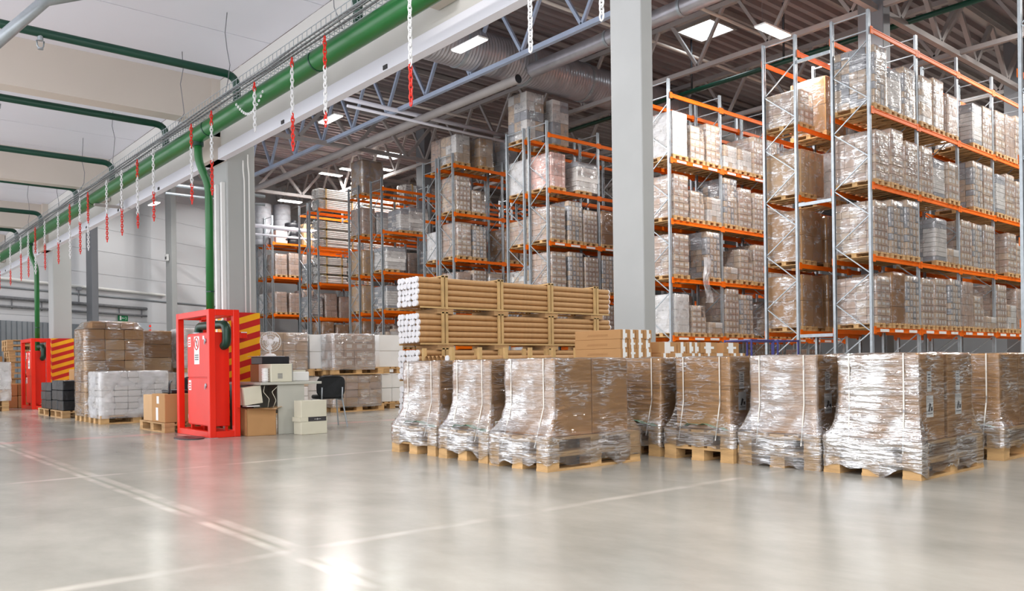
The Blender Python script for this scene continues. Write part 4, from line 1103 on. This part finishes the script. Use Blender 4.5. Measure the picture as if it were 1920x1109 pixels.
# ------------------------------------------------------------------ red fire cabinets in protective frames
def cabinet(y, where):
    t = thing('protective_frame', 'red square-tube protective frame %s' % where, 'frame', (4.05, y, 0)); W, D, Hh, s = .42, 1.3, 1.73, .085
    mb = MB()
    for a in (0, W-s):
        for b in (0, D-s): mb.bbox(a, b, 0, a+s, b+s, Hh, .006)
    mb.build('upright', M['redpaint'], t)
    mb = MB()
    for z in (0, Hh-s):
        zz = z+.001
        for a in (0, W-s): mb.bbox(a+.002, s, zz, a+s-.002, D-s, zz+s-.002, .004)
        for b in (0, D-s): mb.bbox(s, b+.002, zz, W-s, b+s-.002, zz+s-.002, .004)
    mb.build('rail', M['redpaint'], t)
    mb = MB(); mb.box(-.03, -.03, 0, .1, .1, .004); mb.build('foot_plate', M['galv'], t)
    t = thing('fire_cabinet', 'red two-door fire cabinet %s' % where, 'cabinet', (4.14, y+.2, 0)); 
    mb = MB(); mb.bbox(0, 0, .14, .26, .86, 1.43, .005); 
    for a in (.02, .2):
        for b in (.02, .8): mb.box(a, b, 0, a+.04, b+.04, .14)
    mb.build('cabinet_body', M['redpaint'], t)
    for z0, z1, n in ((.155, .80, 'lower'), (.815, 1.415, 'upper')):
        mb = MB(); mb.bbox(-.018, .02, z0, -.001, .84, z1, .004); d = mb.build('door', M['redpaint'], t); d['label'] = n + ' door'
        mb = MB(); mb.cyl((-.018, .12, z1-.1), (-.03, .12, z1-.1), .03, 12); mb.box(-.04, .112, z1-.15, -.03, .128, z1-.1); mb.build('handle', M['galv'], d)
        mb = MB(); mb.box(-.021, .70, z1-.17, -.0185, .80, z1-.03); mb.build('door_label', M['paper'], d)
        mb = MB()
        for q in range(3): mb.box(-.0225, .715, z1-.15+q*.035, -.021, .785, z1-.13+q*.035)
        mb.build('label_print', M['redpaint'], d)
        mb = MB(); 
        for zz in (z0+.1, z1-.12): mb.cyl((-.01, .845, zz-.03), (-.01, .845, zz+.03), .008, 8)
        mb.build('hinge', M['galv'], d)
        if n == 'upper':
            mb = MB(); mb.box(-.022, .36, z1-.42, -.0185, .56, z1-.03); mb.build('prohibition_sign', M['paper'], d)
            mb = MB(); c = [(-.024, .46+.075*math.cos(2*PI*j/24), z1-.13+.085*math.sin(2*PI*j/24)) for j in range(24)]; mb.tube(c, .007, 5, closed=True); mb.bar((-.024, .41, z1-.19), (-.024, .51, z1-.07), .008, .008)
            mb.build('prohibition_ring', M['redpaint'], d)
            mb = MB(); mb.box(-.024, .445, z1-.17, -.0222, .475, z1-.09)
            for q in range(3): mb.box(-.024, .39, z1-.30-q*.03, -.0222, .53, z1-.285-q*.03)
            mb.build('sign_print', M['cable'], d)
            mb = MB(); mb.box(-.021, .17, z1-.08, -.0185, .23, z1-.03); mb.build('small_label', M['paper'], d)
    # green manifold pipe inside the frame
    t = thing('green_pipe_bend', 'dark green looped pipe above the cabinet %s' % where, 'pipe', (4.1, y, 0)); mb = MB()
    mb.tube(bend([(.15, .95, 1.40), (.15, .95, 1.54), (.24, .13, 1.54), (.24, .13, 1.24), (.2, .36, 1.24)], .11, 8), .06, 14); mb.build('pipe_run', M['greend'], t)
    mb = MB(); mb.cyl((.15, .95, 1.42), (.15, .95, 1.45), .075, 14); mb.build('flange', M['galv'], t)
cabinet(11.05, 'nearer, below the right green pipe'); cabinet(22.78, 'farther, near the left edge')
# alarm box in yellow beside the pipe
t = thing('valve_box', 'small yellow valve fitting on the column inside the nearer frame', 'valve', (4.5, 12.1, 1.52))
mb = MB(); mb.bbox(0, 0, 0, .12, .08, .09, .01); mb.cyl((.06, 0, .05), (.06, -.05, .05), .04, 12); mb.build('valve_body', M['yellow'], t)
for y, lab in ((12.2, 'white round detector on top of the nearer red frame corner'), ):
    t = thing('detector', lab, 'detector', (4.43, y-.05, 1.732)); mb = MB(); mb.lathe([(.05, 0), (.05, .04), (.035, .07), (.01, .075)], 16); mb.build('detector_dome', M['white'], t)
t = thing('wall_socket', 'small red and grey control box on the striped guard, right of the nearer frame', 'control box', (4.93, 12.16, 1.38))
mb = MB(); mb.bbox(0, 0, 0, .11, .07, .1, .01); mb.build('box_body', M['redpaint'], t); mb = MB(); mb.box(.01, -.01, .085, .1, 0, .1); mb.build('box_lid', M['white'], t)
mb = MB(); mb.cyl((0, 0, 0), (0, 0, .012), .22, 24); o = tag(mb.build('rubber_mat', M['black'], None, (3.86, 11.3, 0)), 'dark round flat pad on the floor before the nearer red frame', 'mat'); o.scale = (.8, 1.4, 1)

# ------------------------------------------------------------------ goods on the left
def load(name, label, x, y, w, d, h, grid, mats, film=None, pal='wood', alongx=True, z=0, patch=None, jit=.004, seed=1, amp=.01, foot=True, top=None, gap=.006, rz=0, npal=1):
    t = thing(name, label, 'pallet load', (x, y, z), rz)
    z0 = 0
    for k in range(npal if pal else 0):
        me = pallet_mb(alongx=alongx).mesh('pallet', M[pal]); obj('pallet', me, t, (0, 0, k*.146)); z0 = .146*(k+1)
    mb = MB(); carton_grid(mb, .01, .01, z0+.001, w-.01, d-.01, z0+h, *grid, gap, jit, range(len(mats)-1 if patch else len(mats)), (len(mats)-1, *patch) if patch else None, 0, random.Random(seed), True)
    if top:
        a0, b0, a1, b1, hh, gg = top
        carton_grid(mb, a0, b0, z0+h+.002, a1, b1, z0+h+hh, *gg, gap, jit, (0,), None, 0, random.Random(seed), True)
    mb.build('carton_stack', [M[m] for m in mats], t)
    if film:
        film_mb((0, 0, w, d), z0-.05, z0+h+.006, n=80, mrows=26, amp=amp, seed=seed, off=.01, rnd=.04).build('film_wrap', M[film], t)
        if top: film_mb((a0, b0, a1, b1), z0+h, z0+h+hh+.006, foot=(0, 0, w, d), zf=z0+h, n=70, mrows=10, amp=amp, seed=seed+3, off=.012, rnd=.04).build('film_hood', M[film], t)
    return t
load('wrapped_pallet_load', 'waist-high milky white wrapped load in front of the tall cartons', 3.76, 15.37, 1.14, .8, .76, (5, 3, 7), ['packwhite'], 'film_white', seed=21)
load('wrapped_pallet_load', 'tall brown carton load behind the milky white wrapped one', 3.76, 16.36, 1.02, .8, 1.54, (3, 2, 8), ['card', 'card2'], 'film', seed=22, top=(.14, .1, .88, .7, .14, (3, 2, 1)))
load('wrapped_pallet_load', 'charcoal wrapped load beside the tall cartons, nearer of two', 3.72, 18.0, .6, .95, .60, (2, 2, 3), ['charcoal'], None, seed=23, alongx=False, pal='oldwood')
load('wrapped_pallet_load', 'charcoal wrapped load, farther of two, next to the farther red frame', 3.72, 19.05, .6, .95, .55, (2, 2, 3), ['charcoal'], None, seed=24, alongx=False, pal='oldwood')
load('carton_load', 'two brown cartons side by side above the charcoal loads', 4.35, 19.6, 1.1, .8, .82, (2, 1, 3), ['card'], None, seed=25)
load('carton_load', 'brown carton stack right of the farther striped guard', 5.3, 25.1, 1.2, .8, 1.5, (2, 1, 4), ['card2', 'card3'], 'film', seed=26)
load('wrapped_pallet_load', 'wrapped carton load at the left edge of the picture', 2.75, 22.6, .85, .8, .86, (1, 2, 4), ['card2', 'packwhite'], 'film_white', seed=27, alongx=False, npal=2, pal='oldwood')
load('carton_load', 'plain brown carton behind the load at the left edge', 3.0, 25.6, .9, .8, 1.2, (1, 1, 2), ['card'], None, seed=28, alongx=False)
for k in range(12):
    o = obj('wooden_pallet', PALX, None, (3.95+random.uniform(-.03, .03), 25.2+random.uniform(-.03, .03), k*.148), 0)
    tag(o, 'bare pallet, number %s from the floor in the leaning pile behind the farther red frame' % ordn(k).replace('first', 'one').replace('second', 'two') if False else 'bare wooden pallet, %s from the floor in the pile behind the farther red frame' % ordn(k), 'pallet', 'pallet pile behind the farther red frame')
load('carton_load', 'small brown cartons beside the farther red frame foot', 3.75, 24.2, .5, .6, .62, (2, 1, 2), ['card3', 'card'], None, seed=29, pal=None)
load('wrapped_pallet_load', 'wrapped brown carton load right behind the tall cartons, leaning film', 5.2, 18.0, .62, .8, .84, (1, 1, 3), ['card2', 'card3'], 'film', seed=30, pal=None, z=.90, alongx=False)
load('wrapped_pallet_load', 'lower wrapped load under the one behind the tall cartons', 5.18, 17.95, .7, .9, .72, (2, 2, 4), ['packwhite', 'greige'], 'film_white', seed=31, alongx=False)
load('wrapped_pallet_load', 'upper wrapped pale load seen through the nearer red frame', 5.95, 17.7, 1.2, .8, .78, (3, 2, 6), ['greige', 'packwhite'], 'film_white', seed=32, z=.86)
load('wrapped_pallet_load', 'lower white load seen through the nearer red frame', 5.95, 17.7, 1.2, .8, .70, (2, 2, 2), ['packwhite'], None, seed=33)
# low pallet with open cartons left of the nearer frame
t = thing('carton_pallet', 'small pallet with brown cartons half behind the nearer red frame', 'pallet load', (3.92, 12.5, 0))
mb = MB(); pallet_mb(mb, 0, 0, 0, False); mb.build('pallet', M['oldwood'], t)
for x, y, w, d, h, m in ((.02, .65, .38, .42, .40, 'card2'), (.02, .05, .40, .58, .42, 'card'), (.43, .05, .35, .9, .34, 'card3')):
    mb = MB(); mb.bbox(x, y, .146, x+w, y+d, .146+h, .006); c = mb.build('carton', M[m], t)
    if m == 'card':
        q = MB(); q.box(x-.003, y+.3, .17, x, y+.4, .36); q.box(x-.003, y+.26, .42, x, y+.36, .53); q.build('paper_label', M['paper'], c)
mb = MB(); mb.tube([(0, 0, 0), (.02, .05, .1), (.05, .12, .16), (.1, .22, .18), (.15, .4, .17)], .018, 8); mb.bbox(.05, .05, .0, .3, .5, .05, .01)
tag(mb.build('black_bag', M['black'], None, (4.02, 12.6, .57)), 'flat black bag with a handle lying on the small carton pallet', 'bag')
# rear chair seen through the frame is only its back
def chair(x, y, rz, label):
    t = thing('office_chair', label, 'chair', (x, y, 0), rz)
    mb = MB(); n = 12
    def pad(cz, cy, w, h, th, vert, tilt=0):
        pts = []
        for i in range(20):
            a = 2*PI*i/20; c, s = math.cos(a), math.sin(a); e = .55
            u = w/2*math.copysign(abs(c)**e, c); v = h/2*math.copysign(abs(s)**e, s); pts.append((u, v))
        k = len(mb.v)
        for lay, (sc, o) in enumerate(((.94, 0), (1, th*.3), (1, th*.7), (.94, th))):
            for u, v in pts:
                u2, v2 = u*sc, v*sc
                mb.v.append((u2, cy+o+v2*tilt+.06*(u2/w*2)**2*(-1 if vert else 0), cz+v2) if vert else (u2, cy+v2, cz+o))
        for l in range(3):
            for i in range(20): j = (i+1) % 20; mb.face((k+l*20+i, k+l*20+j, k+(l+1)*20+j, k+(l+1)*20+i), 0, True)
        mb.face(tuple(k+19-i for i in range(20))); mb.face(tuple(k+60+i for i in range(20)))
    pad(.44, 0, .46, .44, .06, False); mb.build('seat', M['fabric'], t)
    mb = MB(); pad(.63, .22, .45, .34, .05, True, .12); mb.build('backrest', M['fabric'], t)
    mb = MB()
    for sx in (-.2, .2): mb.tube(bend([(sx*.8, .26, .62), (sx*.8, .24, .42), (sx, .1, .42), (sx, -.2, .42)], .04), .012, 8)
    mb.build('back_frame', M['galv'], t)
    for sx in (-1, 1):
        for sy in (-1, 1): mb = MB(); mb.cyl((sx*.19, sy*.16, .43), (sx*.24, sy*.24, 0), .012, 8); mb.build('leg', M['galv'], t)
    return t
chair(6.2, 11.85, 2.94, 'black office chair with chrome legs right of the grey desk')
chair(5.2, 14.6, .2, 'black chair glimpsed through the nearer red frame')

# desk corner
t = thing('office_desk', 'grey laminate desk right of the striped guard', 'desk', (4.72, 10.95, 0))
mb = MB(); mb.bbox(0, 0, .695, .92, 1.2, .73, .004); mb.build('tabletop', M['deskgrey'], t)
mb = MB(); mb.bbox(.26, .03, 0, .66, .06, .694, .003); mb.build('side_panel', M['deskgrey'], t); 
mb = MB(); mb.bbox(.26, 1.12, 0, .66, 1.15, .694, .003); mb.build('side_panel', M['deskgrey'], t)
mb = MB(); mb.bbox(.60, .07, .25, .63, 1.11, .68, .003); mb.build('back_panel', M['deskgrey'], t)
mb = MB(); mb.bbox(.02, .3, .30, .25, 1.11, .33, .003); mb.box(.0, .3, 0, .02, 1.11, .69); mb.build('shelf_dark_gap', M['black'], t)  # black upright panel stands for the dark gap under the desk
t = thing('computer_tower', 'beige desktop computer case lying on the grey desk', 'computer', (4.90, 11.02, .731)); mb = MB(); mb.bbox(0, 0, 0, .33, .42, .255, .008); mb.build('case', M['beige'], t)
mb = MB()
for k in range(7): mb.box(.10, -.002, .05+k*.011, .17, 0, .056+k*.011)
mb.box(.315, -.006, .005, .322, 0, .25); mb.build('vent_slots', M['cable'], t)
t = thing('printer', 'white printer on the grey desk beside the computer case', 'printer', (5.36, 11.3, .731)); mb = MB(); mb.bbox(0, 0, 0, .26, .38, .14, .012); mb.build('printer_body', M['white'], t)
mb = MB(); mb.bbox(.03, .05, .14, .23, .3, .16, .006); mb.build('printer_lid', M['beige'], t)
t = thing('black_printer', 'flat black device on top of the computer case, under the fan', 'device', (4.93, 11.1, .987)); mb = MB(); mb.bbox(0, 0, 0, .42, .4, .11, .008); mb.build('device_body', M['black'], t); mb = MB(); mb.box(-.06, .02, .112, .36, .38, .118); mb.build('paper_sheet', M['paper'], t)
for o in [t]: o.location = (4.97, 11.45, .731); 
t.children[0].scale = (1, 1, 1)
mb = MB(); mb.bbox(0, 0, 0, .44, .42, .255, .006); tag(mb.build('carton', M['card3'], None, (4.96, 11.46, .731)), 'dark brown carton carrying the flat black device on the desk', 'carton'); t.location = (4.97, 11.47, .987)
t = thing('desk_fan', 'white desk fan standing on the flat black device', 'fan', (5.16, 11.62, 1.106), -.35)
mb = MB(); mb.lathe([(.085, 0), (.085, .015), (.05, .035), (.02, .04)], 20); mb.build('base', M['white'], t)
mb = MB(); mb.cyl((0, 0, .03), (0, 0, .16), .016, 10, .012); mb.build('neck', M['white'], t)
mb = MB(); mb.cyl((0, .06, .21), (0, -.02, .21), .045, 14, .05); mb.cyl((0, .1, .21), (0, .06, .21), .02, 14, .045); mb.build('motor_housing', M['white'], t)
mb = MB()
for r, yy in ((.148, -.05), (.148, -.075), (.11, -.095), (.07, -.1), (.035, -.102), (.11, -.03), (.07, -.024)):
    mb.tube([(r*math.cos(2*PI*j/24), yy, .21+r*math.sin(2*PI*j/24)) for j in range(24)], .0016 if r < .14 else .004, 4, closed=True)
for j in range(28):
    a = 2*PI*j/28; c, s = math.cos(a), math.sin(a)
    mb.tube([(.03*c, -.102, .21+.03*s), (.1*c, -.097, .21+.1*s), (.148*c, -.075, .21+.148*s), (.148*c, -.05, .21+.148*s), (.1*c, -.028, .21+.1*s), (.04*c, -.02, .21+.04*s)], .0009, 3)
mb.build('grille', M['white'], t)
mb = MB()
for j in range(3):
    a = 2*PI*j/3+.4
    pts = [(.03*math.cos(a), -.06, .21+.03*math.sin(a)), (.12*math.cos(a-.45), -.07, .21+.12*math.sin(a-.45)), (.135*math.cos(a), -.06, .21+.135*math.sin(a)), (.11*math.cos(a+.4), -.05, .21+.11*math.sin(a+.4))]
    mb.poly(pts); mb.poly([(p[0], p[1]+.002, p[2]) for p in pts][::-1])
mb.cyl((0, -.08, .21), (0, -.04, .21), .03, 14); mb.build('blades', M['whitechain'], t)
t = thing('paper_roll', 'stack of white paper cups at the left end of the desk', 'cups', (4.84, 11.08, .731)); mb = MB(); pr = []
for k in range(6): pr += [(.04, k*.033), (.05, k*.033+.026), (.052, k*.033+.03)]
mb.lathe([(.0, 0)]+pr+[(.0, .2)], 16); mb.build('cups', M['white'], t)
# open carton with a leaning pale box, and a floor carton with slots
t = thing('open_carton', 'open brown carton on the floor before the striped guard', 'carton', (4.52, 10.96, 0), -.12)
mb = MB(); W, D, Hh, th = .4, .3, .37, .006
mb.box(0, 0, 0, W, D, th); mb.box(0, 0, 0, W, th, Hh); mb.box(0, D-th, 0, W, D, Hh); mb.box(0, 0, 0, th, D, Hh); mb.box(W-th, 0, 0, W, D, Hh)
mb.build('carton_body', M['card'], t)
mb = MB(); mb.quad((0, 0, Hh), (W, 0, Hh), (W+.01, -.1, Hh-.01), (-.01, -.09, Hh+.015)); mb.quad((0, 0, Hh), (-.1, .0, Hh+.03), (-.1, D, Hh+.03), (0, D, Hh)); mb.quad((W, 0, Hh), (W+.1, 0, Hh+.02), (W+.1, D, Hh+.02), (W, D, Hh)); mb.build('flap', M['card2'], t)
t = thing('pale_box', 'pale folded box tilted on the open brown carton', 'box', (4.53, 11.02, .40)); rot = Matrix.Rotation(-.12, 3, 'Y')
mb = MB(); mb.box(0, 0, .02, .25, .18, .26, 0, rot, (0, 0, 0)); mb.build('box_body', M['beige'], t); mb = MB(); mb.box(.02, -.002, 0, .2, .16, .015); mb.build('box_foot', M['white'], t)
t = thing('floor_carton', 'cream carton with dark printed band on the floor before the desk', 'carton', (5.15, 10.62, 0), .02)
mb = MB(); mb.bbox(0, 0, 0, .4, .22, .235, .005); mb.bbox(.005, 0, .237, .395, .22, .47, .005); mb.box(-.02, -.005, .18, .1, .225, .24); mb.build('carton_body', M['beige'], t)
mb = MB(); mb.box(.11, -.003, .18, .385, .0, .24); mb.build('dark_band', M['ink'], t); mb = MB(); mb.box(.2, -.005, .207, .3, -.003, .211); mb.box(.245, -.005, .197, .25, -.003, .221); mb.build('band_print', M['paper'], t)
for i, (pts, lab) in enumerate(((((4.80, 11.0, .70), (4.76, 10.96, .6), (4.85, 10.97, .5), (4.84, 11.0, .38)), 'yellowish cable hanging from the left desk end, left one'), (((4.95, 10.95, .66), (4.87, 10.93, .6), (4.93, 10.93, .48), (4.90, 10.98, .36)), 'yellowish cable hanging under the desk top, right one'))):
    mb = MB(); mb.tube(bend(pts, .02), .004, 6); tag(mb.build('cable', M['beige']), lab, 'cable')

# wrapped loads and white cartons behind the desk
load('wrapped_pallet_load', 'upper wrapped brown carton load behind the desk fan', 6.75, 15.8, 1.1, .8, .74, (4, 2, 4), ['card2'], 'film_mid', seed=41, z=.76)
load('wrapped_pallet_load', 'lower load under the wrapped one behind the desk fan', 6.75, 15.8, 1.1, .8, .6, (3, 2, 3), ['packwhite', 'greige'], None, seed=42)
load('wrapped_pallet_load', 'upper wrapped load with pale labels, right of the desk', 8.17, 15.35, 1.0, 1.1, .70, (4, 3, 4), ['mauve', 'packwhite'], 'film_mid', seed=43, z=.78, patch=(.5, .45))
load('wrapped_pallet_load', 'lower wrapped brown load on the pallet right of the black chair', 8.2, 15.4, 1.15, .8, .62, (4, 2, 4), ['card2', 'mauve'], 'film_mid', seed=44)
for x, y, zz, n, lab in ((7.9, 15.86, .76, 2, 'white carton %s, between the two upper wrapped loads'), (9.62, 15.95, .78, 2, 'white carton %s, right of the upper labelled load'), (10.6, 17.5, .146, 2, 'white carton %s on the right low pallet')):
    for k in range(n):
        t = thing('white_carton', lab % (['below', 'on top'][k]), 'carton', (x, y, zz+(0 if n == 1 else .146 if zz > .2 else 0)+k*.36), 0, 'white cartons behind the desk')
        mb = MB(); mb.bbox(0, 0, 0, .32 if x < 8 else .62, .5, .355, .006); mb.build('carton_body', M['white'], t)
        mb = MB(); mb.box(.01, .0, .354, .3 if x < 8 else .6, .5, .357) ; mb.build('lid_seam', M['tape'], t)
for x, y, z, w, lab in ((7.86, 15.84, .76, .4, 'pallet under the white cartons between the two upper loads'), (9.4, 15.93, .78, .8, 'pallet under the white cartons right of the upper labelled load')):
    o = obj('wooden_pallet', pallet_mb(alongx=False).mesh('pallet', M['wood']), None, (x, y, z)); tag(o, lab, 'pallet')
load('carton_load', 'lower white cartons on a pallet, right of the lower wrapped load', 9.55, 15.95, .8, .8, .62, (2, 2, 2), ['white'], None, seed=46, alongx=False)
load('carton_load', 'lower white cartons hidden under the narrow upper ones', 7.86, 15.9, .3, .8, .60, (1, 2, 2), ['packwhite'], None, seed=47, pal='wood', alongx=False)
o = obj('wooden_pallet', PALX, None, (10.55, 17.4, 0)); tag(o, 'low pallet under the two white cartons at the far right of the desk group', 'pallet')

# prototypes never used leave the scene
for k, o in P.items():
    if k not in first:
        for c in list(o.children): bpy.data.objects.remove(c)
        bpy.data.objects.remove(o)

# ------------------------------------------------------------------ camera, world, light
F = 1554.67; YAW = math.radians(49.814); ROLL = math.radians(-.729)
r0 = Vector((math.sin(YAW), -math.cos(YAW), 0)); fw = Vector((math.cos(YAW), math.sin(YAW), 0)); u0 = Vector((0, 0, 1))
r = r0*math.cos(ROLL)+u0*math.sin(ROLL); u = -r0*math.sin(ROLL)+u0*math.cos(ROLL)
cam = bpy.data.cameras.new('camera'); co = bpy.data.objects.new('camera', cam); COL.objects.link(co)
m = Matrix((r, u, -fw)).transposed().to_4x4(); m.translation = (0, 0, .92); co.matrix_world = m
cam.sensor_width = 36; cam.lens = F/1920*36; cam.shift_y = (686.09-554.5)/1920; cam.clip_end = 300; cam.clip_start = .05
S.camera = co
w = bpy.data.worlds.new('daylight'); S.world = w; w.use_nodes = True
bg = w.node_tree.nodes['Background']; bg.inputs[0].default_value = (.95, .96, 1, 1); bg.inputs[1].default_value = 1.8
S.view_settings.view_transform = 'Standard'; S.view_settings.look = 'None'; S.view_settings.gamma = 1
S.view_settings.exposure = 0.5; S.view_settings.use_curve_mapping = False
S.cycles.max_bounces = 8; S.cycles.diffuse_bounces = 4; S.cycles.glossy_bounces = 4; S.cycles.transparent_max_bounces = 14
S.cycles.use_denoising = True; S.cycles.sample_clamp_indirect = 8
S.cycles.caustics_reflective = False; S.cycles.caustics_refractive = False
